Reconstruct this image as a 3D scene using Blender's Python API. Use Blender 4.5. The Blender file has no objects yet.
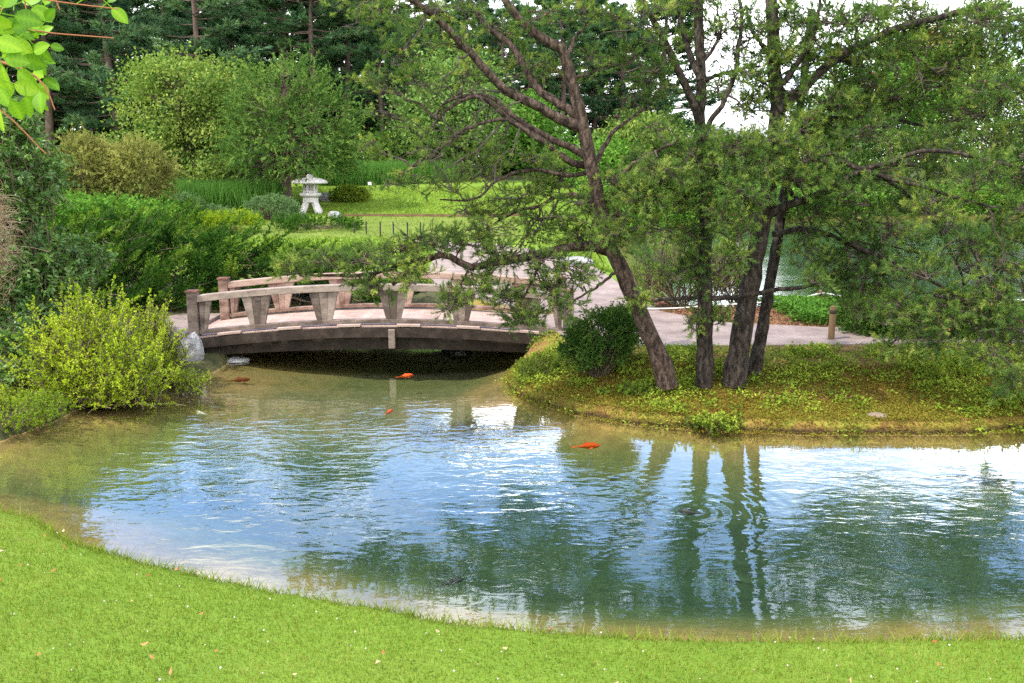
import bpy, math, random
import numpy as np
from mathutils import Vector

rng = np.random.default_rng(11)
random.seed(5)
SC = bpy.context.scene
COL = SC.collection
PI = math.pi

# ------------------------------------------------------------------ camera
F = 900.0
CAM = np.array([0.0, 0.0, 2.7])
PITCH = math.atan(176.5 / F)
cp, sp = math.cos(PITCH), math.sin(PITCH)


def ray(px, py):
    u, v = (px - 512.0) / F, (341.5 - py) / F
    return np.array([u, cp + v * sp, -sp + v * cp])


def G(px, py, z=0.0):
    """the place at height z that the photo shows at this pixel"""
    d = ray(px, py)
    return CAM + d * ((z - CAM[2]) / d[2])


def D(px, py, Y):
    """the place at distance Y"""
    d = ray(px, py)
    return CAM + d * (Y / d[1])


cd = bpy.data.cameras.new('camera')
cam = bpy.data.objects.new('camera', cd)
COL.objects.link(cam)
cam.location = CAM
cam.rotation_euler = (PI / 2 - PITCH, 0, 0)
cd.sensor_width = 36.0
cd.lens = F * 36.0 / 1024.0
cd.clip_start, cd.clip_end = 0.05, 2000
SC.camera = cam

# ------------------------------------------------------------------ scene objects


def tag(o, label=None, cat=None, group=None, kind=None):
    if label: o['label'] = label
    if cat: o['category'] = cat
    if group: o['group'] = group
    if kind: o['kind'] = kind
    return o


def thing(name, label, cat, loc=(0, 0, 0), rz=0.0, group=None):
    o = bpy.data.objects.new(name, None)
    COL.objects.link(o)
    o.location = loc
    o.rotation_euler = (0, 0, rz)
    o.empty_display_size = 0.1
    return tag(o, label, cat, group)


def copy_tree(o, parent=None):
    c = o.copy()
    COL.objects.link(c)
    if parent: c.parent = parent
    for ch in list(o.children):
        copy_tree(ch, c)
    return c


def nrm(v):
    return v / np.maximum(np.linalg.norm(v, axis=-1, keepdims=True), 1e-9)


class MB:
    """collects polygons and links them as ONE mesh object"""

    def __init__(self):
        self.v, self.f, self.t, self.n = [], [], [], 0

    def add(self, verts, faces, tint=None):
        verts = np.asarray(verts, float).reshape(-1, 3)
        faces = np.asarray(faces, int)
        if tint is None: tint = np.full(len(verts), .5)
        self.v.append(verts)
        self.f.append(faces + self.n)
        self.t.append(np.broadcast_to(np.asarray(tint, float), (len(verts),)).copy())
        self.n += len(verts)
        return self

    def build(self, name, mat, parent=None, origin=(0, 0, 0), smooth=False):
        me = bpy.data.meshes.new(name)
        if self.v:
            V = np.concatenate(self.v) - np.asarray(origin, float)
            T = np.concatenate(self.t)
            loops = np.concatenate([f.ravel() for f in self.f])
            tot = np.concatenate([np.full(len(f), f.shape[1]) for f in self.f])
            start = np.concatenate([[0], np.cumsum(tot)[:-1]])
            me.vertices.add(len(V)); me.vertices.foreach_set('co', V.ravel())
            me.loops.add(len(loops)); me.loops.foreach_set('vertex_index', loops)
            me.polygons.add(len(tot))
            me.polygons.foreach_set('loop_start', start)
            me.polygons.foreach_set('loop_total', tot)
            me.polygons.foreach_set('use_smooth', np.full(len(tot), bool(smooth)))
            a = me.attributes.new('tint', 'FLOAT', 'POINT')
            a.data.foreach_set('value', T)
            me.update(calc_edges=True)
        me.materials.append(mat)
        o = bpy.data.objects.new(name, me)
        COL.objects.link(o)
        if parent: o.parent = parent
        return o


def tubes(mb, P, R, sides=5, tint=.5):
    """N tubes at once: P (N,K,3), R (N,K)"""
    P = np.asarray(P, float); R = np.asarray(R, float)
    if P.ndim == 2: P, R = P[None], R[None]
    N, K, _ = P.shape
    T = np.empty_like(P)
    T[:, 1:-1] = P[:, 2:] - P[:, :-2]
    T[:, 0] = P[:, 1] - P[:, 0]; T[:, -1] = P[:, -1] - P[:, -2]
    T = nrm(T)
    ref = np.where(np.abs(T[:, :1, 2:3]) > .8, np.array([1., 0.15, 0]), np.array([0.1, 0, 1.]))
    ref = np.broadcast_to(ref, T.shape)
    A = nrm(np.cross(T, ref)); B = np.cross(T, A)
    th = np.arange(sides) * 2 * PI / sides
    V = P[:, :, None] + R[:, :, None, None] * (A[:, :, None] * np.cos(th)[:, None] + B[:, :, None] * np.sin(th)[:, None])
    idx = np.arange(N * K * sides).reshape(N, K, sides)
    a, b = idx[:, :-1], idx[:, 1:]
    f = np.stack([a, np.roll(a, -1, 2), np.roll(b, -1, 2), b], -1).reshape(-1, 4)
    t = np.repeat(np.broadcast_to(np.asarray(tint, float), (N,)), K * sides)
    mb.add(V, f, t)
    return mb


def spline(pts, n):
    """Catmull-Rom through pts (K,D) sampled at n places"""
    p = np.asarray(pts, float)
    p = np.vstack([2 * p[0] - p[1], p, 2 * p[-1] - p[-2]])
    k = len(p) - 3
    s = np.linspace(0, k - 1e-6, n)
    i = s.astype(int); t = (s - i)[:, None]
    a, b, c, d = p[i], p[i + 1], p[i + 2], p[i + 3]
    return .5 * (2 * b + (c - a) * t + (2 * a - 5 * b + 4 * c - d) * t ** 2 + (3 * b - a - 3 * c + d) * t ** 3)


def rdir(n):
    return nrm(rng.normal(size=(n, 3)))


def kites(mb, C, U, S, L, W, tint, fold=.15, tri=False):
    """leaves: base C, direction U, side S, length L, width W"""
    n = len(C)
    L = np.broadcast_to(np.asarray(L, float), (n,))[:, None]
    W = np.broadcast_to(np.asarray(W, float), (n,))[:, None]
    tint = np.broadcast_to(np.asarray(tint, float), (n,))
    if tri:
        V = np.stack([C + S * W * .5, C - S * W * .5, C + U * L], 1)
        mb.add(V, np.arange(n * 3).reshape(n, 3), np.repeat(tint, 3))
    else:
        Nn = np.cross(U, S)
        m = C + U * L * .45 + Nn * W * fold
        V = np.stack([C, m + S * W * .5, C + U * L, m - S * W * .5], 1)
        mb.add(V, np.arange(n * 4).reshape(n, 4), np.repeat(tint, 4))
    return mb


def brush(mb, P0, P1, M, ln, wd, ang, t0=.2, bend=None, tint=.5, tri=True, spread=.25, flat=0., droop=0.):
    """M needles or leaves along each of N shoots from P0 to P1"""
    P0 = np.asarray(P0, float); P1 = np.asarray(P1, float)
    N = len(P0)
    if bend is None: bend = np.zeros((N, 3))
    t = t0 + (1 - t0) * rng.random((N, M, 1))
    ax = (P1 - P0)[:, None]
    pos = P0[:, None] + ax * t + bend[:, None] * 4 * t * (1 - t)
    tan = nrm(ax + bend[:, None] * 4 * (1 - 2 * t))
    r = rdir(N * M).reshape(N, M, 3)
    if flat: r[..., 2] *= (1 - flat)
    rad = nrm(np.cross(tan, np.cross(r, tan)))
    a = ang + rng.normal(size=(N, M, 1)) * spread
    u = nrm(tan * np.cos(a) + rad * np.sin(a) + np.array([0, 0, -droop]))
    if flat:
        s = nrm(np.cross(u, np.array([0, 0, 1.]) + .5 * rdir(N * M).reshape(N, M, 3)))
    else:
        s = nrm(np.cross(u, rdir(N * M).reshape(N, M, 3)))
    L = ln * (.7 + .5 * rng.random(N * M)) * (1.1 - .45 * t.reshape(-1) ** 2)
    tt = np.repeat(np.broadcast_to(np.asarray(tint, float), (N,)), M) + rng.normal(size=N * M) * .07
    tt = tt + .16 * (t.reshape(-1) - .6)
    kites(mb, pos.reshape(-1, 3), u.reshape(-1, 3), s.reshape(-1, 3), L, wd * (.75 + .5 * rng.random(N * M)), np.clip(tt, 0, 1), tri=tri)
    return mb


def curve3(P0, P1, bend, K=4):
    t = np.linspace(0, 1, K)[None, :, None]
    return P0[:, None] + (P1 - P0)[:, None] * t + bend[:, None] * 4 * t * (1 - t)


def box(mb, c, s, rz=0., tint=.5):
    x, y, z = np.array(s) / 2
    v = np.array([[-x, -y, -z], [x, -y, -z], [x, y, -z], [-x, y, -z], [-x, -y, z], [x, -y, z], [x, y, z], [-x, y, z]])
    co, si = math.cos(rz), math.sin(rz)
    v = np.stack([v[:, 0] * co - v[:, 1] * si, v[:, 0] * si + v[:, 1] * co, v[:, 2]], 1) + np.array(c)
    mb.add(v, [[0, 3, 2, 1], [4, 5, 6, 7], [0, 1, 5, 4], [1, 2, 6, 5], [2, 3, 7, 6], [3, 0, 4, 7]], tint)
    return mb


def prism(mb, poly, y0, y1, place, tint=.5):
    """polygon in (s,z) pulled from y0 to y1; place(s,y,z) puts it into the world"""
    k = len(poly)
    v = [place(s, y0, z) for s, z in poly] + [place(s, y1, z) for s, z in poly]
    mb.add(v, [[i, (i + 1) % k, k + (i + 1) % k, k + i] for i in range(k)], tint)
    mb.add(v[:k], [list(range(k))[::-1]], tint)
    mb.add(v[k:], [list(range(k))], tint)
    return mb


def lathe(mb, prof, c, sides=24, tint=.5, phase=0.):
    prof = np.asarray(prof, float)
    th = np.arange(sides) * 2 * PI / sides + phase
    V = np.stack([prof[:, :1] * np.cos(th), prof[:, :1] * np.sin(th), np.broadcast_to(prof[:, 1:2], (len(prof), sides))], -1) + np.asarray(c)
    idx = np.arange(len(prof) * sides).reshape(len(prof), sides)
    a, b = idx[:-1], idx[1:]
    f = np.stack([a, np.roll(a, -1, 1), np.roll(b, -1, 1), b], -1).reshape(-1, 4)
    mb.add(V, f, tint)
    return mb


def bevel(o, w=.008, seg=2):
    m = o.modifiers.new('bevel', 'BEVEL')
    m.width, m.segments, m.limit_method = w, seg, 'ANGLE'
    return o


# ------------------------------------------------------------------ materials


def mat(name):
    m = bpy.data.materials.new(name)
    m.use_nodes = True
    nt = m.node_tree
    nt.nodes.clear()
    return m, nt, nt.nodes.new('ShaderNodeOutputMaterial')


def nd(nt, t, **kw):
    n = nt.nodes.new(t)
    for k, v in kw.items():
        if k in ('inp',):
            for kk, vv in v.items(): n.inputs[kk].default_value = vv
        else:
            setattr(n, k, v)
    return n


def ramp(nt, fac, stops):
    r = nd(nt, 'ShaderNodeValToRGB')
    el = r.color_ramp.elements
    while len(el) < len(stops): el.new(.5)
    for e, (p, c) in zip(el, stops):
        e.position = p; e.color = (*c, 1)
    nt.links.new(fac, r.inputs[0])
    return r.outputs[0]


def noise(nt, vec, scale, detail=4, rough=.55, dist=0.):
    n = nd(nt, 'ShaderNodeTexNoise')
    n.inputs['Scale'].default_value = scale; n.inputs['Detail'].default_value = detail
    n.inputs['Roughness'].default_value = rough; n.inputs['Distortion'].default_value = dist
    if vec is not None: nt.links.new(vec, n.inputs['Vector'])
    return n.outputs[0]


def mixc(nt, fac, a, b, mode='MIX'):
    m = nd(nt, 'ShaderNodeMix', data_type='RGBA', blend_type=mode)
    for s, v in ((m.inputs[0], fac), (m.inputs[6], a), (m.inputs[7], b)):
        if hasattr(v, 'is_output'): nt.links.new(v, s)
        elif isinstance(v, (int, float)): s.default_value = v
        else: s.default_value = (*v, 1)
    return m.outputs[2]


def mth(nt, op, a, b=None, clamp=False):
    m = nd(nt, 'ShaderNodeMath', operation=op, use_clamp=clamp)
    for s, v in zip(m.inputs, (a, b)):
        if v is None: continue
        if hasattr(v, 'is_output'): nt.links.new(v, s)
        else: s.default_value = v
    return m.outputs[0]


def attr(nt, name):
    return nd(nt, 'ShaderNodeAttribute', attribute_name=name).outputs['Fac']


def leafmat(name, lo, mid, hi, trans=.3, objrand=.0, gloss=.0):
    m, nt, out = mat(name)
    t = attr(nt, 'tint')
    if objrand:
        oi = nd(nt, 'ShaderNodeObjectInfo')
        t = mth(nt, 'ADD', t, mth(nt, 'MULTIPLY', mth(nt, 'SUBTRACT', oi.outputs['Random'], .5), objrand))
    c = ramp(nt, t, [(.0, lo), (.5, mid), (1., hi)])
    d = nd(nt, 'ShaderNodeBsdfDiffuse'); nt.links.new(c, d.inputs[0])
    tr = nd(nt, 'ShaderNodeBsdfTranslucent')
    nt.links.new(mixc(nt, 1., c, (1.15, 1.12, .55), 'MULTIPLY'), tr.inputs[0])
    mx = nd(nt, 'ShaderNodeMixShader'); mx.inputs[0].default_value = trans
    nt.links.new(d.outputs[0], mx.inputs[1]); nt.links.new(tr.outputs[0], mx.inputs[2])
    s = mx.outputs[0]
    if gloss:
        g = nd(nt, 'ShaderNodeBsdfGlossy'); g.inputs['Roughness'].default_value = .42
        m2 = nd(nt, 'ShaderNodeMixShader'); m2.inputs[0].default_value = gloss
        nt.links.new(s, m2.inputs[1]); nt.links.new(g.outputs[0], m2.inputs[2]); s = m2.outputs[0]
    nt.links.new(s, out.inputs[0])
    return m


def rough_mat(name, stops, scale=6., bump=.4, bscale=30., stretch=(1, 1, 1), rough=.85, spec=.2, dist=.01, tint=0.):
    """a weathered solid: noise through a colour ramp, finer noise as bump"""
    m, nt, out = mat(name)
    tc = nd(nt, 'ShaderNodeTexCoord')
    mp = nd(nt, 'ShaderNodeMapping'); mp.inputs['Scale'].default_value = stretch
    nt.links.new(tc.outputs['Object'], mp.inputs[0])
    n1 = noise(nt, mp.outputs[0], scale, 6, .65, .3)
    if tint:
        n1 = mth(nt, 'ADD', n1, mth(nt, 'MULTIPLY', mth(nt, 'SUBTRACT', attr(nt, 'tint'), .5), tint))
    c = ramp(nt, n1, stops)
    b = nd(nt, 'ShaderNodeBsdfPrincipled')
    nt.links.new(c, b.inputs['Base Color'])
    b.inputs['Roughness'].default_value = rough
    b.inputs['Specular IOR Level'].default_value = spec
    n2 = noise(nt, mp.outputs[0], bscale, 5, .7, .2)
    bp = nd(nt, 'ShaderNodeBump'); bp.inputs['Strength'].default_value = bump; bp.inputs['Distance'].default_value = dist
    nt.links.new(n2, bp.inputs['Height']); nt.links.new(bp.outputs[0], b.inputs['Normal'])
    nt.links.new(b.outputs[0], out.inputs[0])
    return m


M = {}
M['bark'] = rough_mat('pine_bark', [(.38, (.01, .008, .006)), (.5, (.038, .028, .022)), (.66, (.092, .074, .06))], 24, 1., 40, (1, 1, .4), dist=.03)
M['bark_red'] = rough_mat('red_pine_bark', [(.38, (.016, .01, .008)), (.5, (.06, .039, .03)), (.66, (.145, .102, .078))], 24, 1., 44, (1, 1, .45), dist=.025)
M['bark_far'] = rough_mat('far_bark', [(.3, (.05, .035, .03)), (.7, (.16, .11, .09))], 3, .5, 10, (1, 1, .3))
M['cone'] = rough_mat('pine_cone', [(.3, (.1, .04, .022)), (.7, (.24, .11, .06))], 30, .3)
M['twig'] = rough_mat('twig', [(.3, (.03, .022, .018)), (.7, (.1, .077, .062))], 8, .2)
M['stem'] = rough_mat('stem', [(.3, (.07, .05, .035)), (.7, (.16, .12, .08))], 8, .2)
M['stem_red'] = rough_mat('red_stem', [(.3, (.2, .07, .035)), (.7, (.34, .14, .07))], 8, .2)
M['wood_grey'] = rough_mat('weathered_wood', [(.3, (.085, .063, .052)), (.48, (.18, .138, .115)), (.7, (.3, .238, .2))], 7, .6, 30, (.6, 1, 1), dist=.006, tint=.5)
M['wood_red'] = rough_mat('faded_red_wood', [(.3, (.12, .07, .054)), (.48, (.24, .155, .122)), (.7, (.36, .255, .205))], 7, .6, 30, (.6, 1, 1), dist=.006, tint=.5)
M['wood_deck'] = rough_mat('bleached_deck', [(.25, (.25, .165, .135)), (.5, (.34, .24, .2)), (.75, (.41, .305, .262))], 4, .4, 24, dist=.004, tint=.25)
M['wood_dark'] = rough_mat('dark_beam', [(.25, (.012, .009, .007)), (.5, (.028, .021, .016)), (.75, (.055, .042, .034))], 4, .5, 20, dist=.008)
M['wood_brown'] = rough_mat('shade_brown_fascia', [(.25, (.014, .01, .008)), (.5, (.034, .024, .019)), (.75, (.07, .052, .042))], 6, .5, 24, dist=.006)  # shade under the deck overhang is put into this brown
M['wood_cap'] = rough_mat('rusty_cap', [(.3, (.09, .04, .03)), (.7, (.2, .1, .075))], 8, .3)
M['post'] = rough_mat('post_wood', [(.3, (.08, .05, .024)), (.7, (.17, .11, .055))], 5, .4, 20, (1, 1, .2))
M['granite'] = rough_mat('pale_granite', [(.25, (.28, .265, .25)), (.42, (.42, .395, .38)), (.7, (.5, .475, .46))], 3, .4, 40, dist=.012)
M['rock'] = rough_mat('grey_rock', [(.3, (.13, .125, .125)), (.5, (.27, .265, .27)), (.72, (.45, .44, .44))], 5, .8, 14, dist=.05)
M['rock_tan'] = rough_mat('tan_rock', [(.3, (.12, .09, .06)), (.7, (.26, .2, .15))], 5, .8, 14, dist=.03)
M['rock_dark'] = rough_mat('wet_rock', [(.3, (.012, .012, .012)), (.7, (.04, .042, .045))], 4, .5, 14, rough=.35, spec=.5, dist=.02)
M['black'] = rough_mat('black_stake', [(.3, (.02, .02, .02)), (.7, (.04, .04, .04))], 8, .2)
M['rope'] = rough_mat('pale_rope', [(.3, (.45, .42, .38)), (.7, (.62, .6, .56))], 20, .3)
M['path'] = rough_mat('stone_dust_path', [(.3, (.15, .112, .098)), (.5, (.225, .172, .15)), (.7, (.29, .23, .2))], 2.5, .5, 120, dist=.01)
M['white'] = rough_mat('white_paint', [(.3, (.7, .7, .7)), (.7, (.8, .8, .8))], 5, .05)
M['roof'] = rough_mat('pale_roof', [(.3, (.42, .4, .42)), (.7, (.56, .54, .56))], 1.5, .2)
M['wall'] = rough_mat('pale_wall', [(.3, (.38, .33, .28)), (.7, (.5, .45, .4))], 1.5, .2)
M['glass'] = rough_mat('dark_window', [(.3, (.03, .035, .04)), (.7, (.05, .055, .06))], 1, .0, rough=.1, spec=.6)
M['plume'] = leafmat('smoke_plume', (.22, .14, .1), (.36, .25, .19), (.46, .35, .28), .4)
M['koi'] = rough_mat('orange_koi', [(.3, (.75, .07, .012)), (.7, (.9, .13, .02))], 10, .0, rough=.4)
M['koi_pale'] = rough_mat('pale_koi', [(.35, (.6, .2, .1)), (.45, (.55, .56, .58)), (.7, (.7, .72, .75))], 9, .0, rough=.4)
M['koi_dark'] = rough_mat('dark_koi', [(.3, (.012, .016, .012)), (.7, (.03, .035, .025))], 6, .0, rough=.4)
M['koi_brown'] = rough_mat('brown_koi', [(.3, (.2, .05, .02)), (.7, (.34, .1, .03))], 6, .0, rough=.4)

# foliage (dark, middle, light)
M['lf_pine'] = leafmat('jack_pine_needles', (.05, .11, .028), (.135, .22, .05), (.36, .42, .09), .38)
M['lf_pine_dark'] = leafmat('dark_pine_needles', (.042, .1, .028), (.115, .205, .045), (.33, .39, .08), .38)
M['lf_far_pine'] = leafmat('far_pine_needles', (.028, .07, .036), (.07, .145, .066), (.16, .25, .095), .28, .35)
M['lf_blue_pine'] = leafmat('blue_pine_needles', (.04, .09, .05), (.1, .185, .095), (.2, .31, .14), .3, .2)
M['lf_larch'] = leafmat('larch_needles', (.04, .095, .022), (.1, .185, .042), (.22, .31, .07), .3)
M['lf_maple'] = leafmat('maple_leaves', (.06, .125, .025), (.155, .235, .05), (.32, .38, .09), .35)
M['lf_thuja'] = leafmat('golden_thuja', (.11, .125, .035), (.235, .245, .07), (.39, .385, .125), .3)
M['lf_juniper'] = leafmat('juniper_sprays', (.01, .036, .008), (.04, .108, .015), (.19, .3, .035), .22)
M['lf_spirea'] = leafmat('golden_shrub_leaves', (.13, .21, .014), (.32, .43, .026), (.55, .6, .055), .42)
M['lf_dark'] = leafmat('dark_shrub_leaves', (.045, .11, .022), (.095, .2, .035), (.2, .31, .06), .35, gloss=.04)
M['lf_smoke'] = leafmat('smoke_bush_leaves', (.07, .18, .012), (.17, .34, .018), (.3, .46, .03), .48, gloss=.012)
M['lf_mid'] = leafmat('green_leaves', (.05, .13, .02), (.1, .22, .032), (.2, .33, .05), .3, .3)
M['lf_box'] = leafmat('box_leaves', (.03, .075, .018), (.075, .15, .03), (.16, .24, .05), .25)
M['lf_blue'] = leafmat('blue_mound_leaves', (.07, .14, .05), (.13, .22, .085), (.21, .31, .13), .2)
M['lf_reed'] = leafmat('iris_leaves', (.05, .13, .03), (.1, .23, .045), (.18, .34, .07), .3)
M['lf_cover'] = leafmat('ground_cover_leaves', (.06, .095, .014), (.16, .24, .026), (.38, .43, .06), .3)
M['lf_cover2'] = leafmat('bright_cover_leaves', (.1, .18, .015), (.2, .3, .02), (.38, .43, .04), .3)
M['lf_moss'] = leafmat('rusty_moss', (.15, .07, .02), (.17, .15, .022), (.2, .26, .035), .25)
M['lf_rust'] = leafmat('rust_leaves', (.3, .12, .03), (.42, .2, .05), (.5, .3, .1), .3)
M['lf_hazy'] = leafmat('far_leaves', (.075, .15, .04), (.14, .24, .06), (.23, .34, .09), .3, .4)
M['grass'] = leafmat('grass_blades', (.1, .165, .018), (.185, .25, .03), (.4, .36, .12), .3)
M['flower'] = leafmat('clover_heads', (.4, .3, .25), (.5, .45, .4), (.62, .6, .56), .2)
M['dead_leaf'] = leafmat('fallen_leaves', (.32, .09, .04), (.45, .2, .09), (.6, .42, .26), .2)
M['mulch'] = leafmat('mulch_chips', (.1, .04, .026), (.18, .08, .05), (.28, .155, .11), .0)

# ------------------------------------------------------------------ sky and sun
SUN = nrm(np.array([-.62, -.30, .98]))
el = math.asin(SUN[2]); az = math.atan2(SUN[0], SUN[1])
w = bpy.data.worlds.new('World'); SC.world = w; w.use_nodes = True
nt = w.node_tree; nt.nodes.clear()
out = nd(nt, 'ShaderNodeOutputWorld')
sky = nd(nt, 'ShaderNodeTexSky', sky_type='NISHITA', sun_disc=False)
sky.sun_elevation, sky.sun_rotation = el, az
sky.air_density, sky.dust_density, sky.ozone_density = 1.0, .4, 3.0
tc = nd(nt, 'ShaderNodeTexCoord')
sx = nd(nt, 'ShaderNodeSeparateXYZ'); nt.links.new(tc.outputs['Generated'], sx.inputs[0])
zz = mth(nt, 'MAXIMUM', sx.outputs[2], 0.0)
den = mth(nt, 'ADD', zz, .22)
cx = nd(nt, 'ShaderNodeCombineXYZ')
nt.links.new(mth(nt, 'DIVIDE', sx.outputs[0], den), cx.inputs[0])
nt.links.new(mth(nt, 'DIVIDE', sx.outputs[1], den), cx.inputs[1])
cx.inputs[2].default_value = 3.7
cn = noise(nt, cx.outputs[0], 1.35, 9, .56, .25)
# more cloud towards the horizon
low = nd(nt, 'ShaderNodeMapRange', interpolation_type='SMOOTHSTEP')
nt.links.new(zz, low.inputs[0])
low.inputs[1].default_value, low.inputs[2].default_value = .22, .36
low.inputs[3].default_value, low.inputs[4].default_value = .15, -.05
cm = nd(nt, 'ShaderNodeMapRange', interpolation_type='SMOOTHSTEP')
back = nd(nt, 'ShaderNodeMapRange', interpolation_type='SMOOTHSTEP'); nt.links.new(sx.outputs[1], back.inputs[0])
back.inputs[1].default_value, back.inputs[2].default_value, back.inputs[3].default_value, back.inputs[4].default_value = .15, -.4, 0., .2  # extra cloud added behind the camera to brighten the sides facing it
nt.links.new(mth(nt, 'ADD', mth(nt, 'ADD', cn, low.outputs[0]), back.outputs[0]), cm.inputs[0])
cm.inputs[1].default_value, cm.inputs[2].default_value = .46, .63
cn2 = noise(nt, cx.outputs[0], 3.2, 6, .6, .2)
cb = nd(nt, 'ShaderNodeMapRange'); nt.links.new(cn2, cb.inputs[0])
cb.inputs[1].default_value, cb.inputs[2].default_value, cb.inputs[3].default_value, cb.inputs[4].default_value = .3, .7, 10., 16.
cc = nd(nt, 'ShaderNodeCombineXYZ')
for i, k in enumerate((.97, .985, 1.0)): nt.links.new(mth(nt, 'MULTIPLY', cb.outputs[0], k), cc.inputs[i])
cm.inputs[3].default_value = .08
skyc = mixc(nt, cm.outputs[0], mixc(nt, 1., sky.outputs[0], (1.15, 1.4, 1.75), 'MULTIPLY'), cc.outputs[0])
bg = nd(nt, 'ShaderNodeBackground'); bg.inputs[1].default_value = .15
nt.links.new(skyc, bg.inputs[0]); nt.links.new(bg.outputs[0], out.inputs[0])

sd = bpy.data.lights.new('sun', 'SUN'); sd.energy = 3.3; sd.angle = math.radians(.9); sd.color = (1., .95, .86)
so = bpy.data.objects.new('sun', sd); COL.objects.link(so)
so.rotation_euler = Vector(SUN).to_track_quat('Z', 'Y').to_euler()
so.location = (-10, 5, 20)

# ------------------------------------------------------------------ shore lines
near_px = [(-40, 500), (0, 512), (40, 526), (75, 552), (150, 572), (230, 588), (330, 606), (400, 620), (440, 631), (540, 640), (650, 645), (760, 649), (850, 651), (940, 649), (1024, 645)]
isl_px = [(1024, 431), (960, 435), (900, 434), (800, 435), (720, 432), (640, 426), (580, 416), (535, 403), (512, 391), (508, 380), (528, 366), (545, 352)]
left_px = [(262, 346), (235, 357), (217, 370), (190, 380), (132, 390), (92, 402), (70, 414), (30, 430), (0, 441)]
pond = [G(*p)[:2] for p in near_px] + [(4.6, 5.0), (7, 5.6), (11, 6.6), (13, 8), (10, 9.0), (7, 9.0)]
pond += [G(*p)[:2] for p in isl_px] + [(.1, 13.4), (-.3, 14.0), (-1.6, 14.5), (-2.8, 14.3), (-3.6, 13.7)]
pond += [G(*p)[:2] for p in left_px] + [(-6.4, 8.4), (-7.6, 7.6), (-6.8, 6.8)]
pond = np.array(pond)
lake = np.array([(3.0, 16.4), (2.7, 20), (2.9, 26), (4, 34), (7, 42), (14, 47), (30, 50), (60, 46), (72, 28), (52, 15.5), (20, 14.6), (10, 15.2), (6, 16)])


def sdist(poly, X, Y):
    """signed distance to a polygon: negative inside"""
    d = np.full(X.shape, 1e9); ins = np.zeros(X.shape, bool)
    n = len(poly)
    for i in range(n):
        ax, ay = poly[i]; bx, by = poly[(i + 1) % n]
        ex, ey = bx - ax, by - ay
        t = np.clip(((X - ax) * ex + (Y - ay) * ey) / (ex * ex + ey * ey + 1e-12), 0, 1)
        d = np.minimum(d, np.hypot(X - ax - t * ex, Y - ay - t * ey))
        c = ((ay > Y) != (by > Y)) & (X < ex * (Y - ay) / (ey if abs(ey) > 1e-12 else 1e-12) + ax)
        ins ^= c
    return np.where(ins, -d, d)


def sm(a, b, x):
    t = np.clip((x - a) / (b - a), 0, 1)
    return t * t * (3 - 2 * t)


_ph = rng.random((10, 3)) * 6.28; _fr = rng.normal(size=(10, 2))


def wob(X, Y, s):
    """gentle unevenness"""
    r = 0
    for i in range(10):
        k = s * (1 + i * .35)
        r = r + np.sin(_fr[i, 0] * k * X + _ph[i, 0] + 1.3 * np.sin(_fr[i, 1] * k * Y + _ph[i, 1])) * np.cos(_fr[i, 1] * k * Y + _ph[i, 2]) / (1 + i * .3)
    return r / 4.


PATH = np.array([(.75, 11.6), (1.4, 11.3), (2.2, 11.25), (3.2, 11.3), (4.2, 11.35), (7, 11.5), (12, 11.7), (25, 11.8), (25, 12.8), (12, 12.7), (7, 12.5), (4.4, 12.6), (3.1, 13.0), (2.35, 14.0), (2.15, 16.5), (1.9, 20), (1.0, 24), (-.6, 26.5), (-3.4, 28.3), (-3.6, 27.4), (-2.1, 25.4), (-1.95, 22.5), (-1.8, 19), (-1.4, 16.6), (-.5, 15.3), (.25, 14.2)])
PATH_Z = .44


def path_d(X, Y): return sdist(PATH, X, Y)


def height(X, Y):
    X = np.asarray(X, float); Y = np.asarray(Y, float)
    dp = sdist(pond, X, Y) + .07 * wob(X, Y, 2.2) * (Y > 0) + .03 * wob(X + 3, Y, 5.) * (Y > 7.6)
    dl = sdist(lake, X, Y)
    d = np.minimum(dp, dl)
    near = Y < 7.2 - .05 * X
    yb = np.interp(Y, [0, 10, 16, 22, 26, 30, 35, 40, 45, 60, 120, 400], [.4, .42, .44, .5, .6, .8, 1.2, 1.75, 2.05, 2.3, 3, 5])
    yr = np.interp(Y, [0, 10, 20, 45, 60, 120, 400], [.4, .44, .44, .6, 1.0, 2., 4])
    k = sm(2, 9, X) * sm(16, 30, Y)
    base = yb * (1 - k) + yr * k
    base = base + .05 * wob(X, Y, .5) + .02 * wob(X, Y, 2.)
    land = .015 + np.minimum(np.maximum(d, 0) * 2.2, .12) + np.maximum(base - .12, 0) * sm(0, 2.2, d)
    lawn = .02 + np.minimum(np.maximum(d, 0) * 1.0, .05) + np.minimum(.205 * np.maximum(d, 0), 1.25) + .012 * wob(X, Y, 1.6)
    h = np.where(near, lawn, land)
    pd = path_d(X, Y)
    h = np.where(d > 0, h * sm(-.05, .9, pd) + (PATH_Z - .03) * (1 - sm(-.05, .9, pd)), h)
    bw = np.where(near, 2.3 + .6 * sm(0, -3., X), 1.0 + 1.6 * sm(-.6, -2.5, X))
    shal = sm(8.7, 10., Y) * (X < 4)
    bed = -.03 - (.65 - .44 * shal) * sm(-.1, bw, -d) - .05 * np.minimum(-d, 1) - .03 * wob(X, Y, 1.5) * sm(.1, .8, -d)
    return np.where(d > 0, h, bed)


def geo(a, b, n, s0):
    """n coordinates from a to b, the first step s0, growing"""
    r = 1.02
    for _ in range(60):
        tot = s0 * (r ** n - 1) / (r - 1)
        r *= (abs(b - a) / tot) ** (1. / n)
        r = max(r, 1.0005)
    c = np.cumsum(s0 * r ** np.arange(n)); c *= abs(b - a) / c[-1]
    return a + np.sign(b - a) * c


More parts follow.
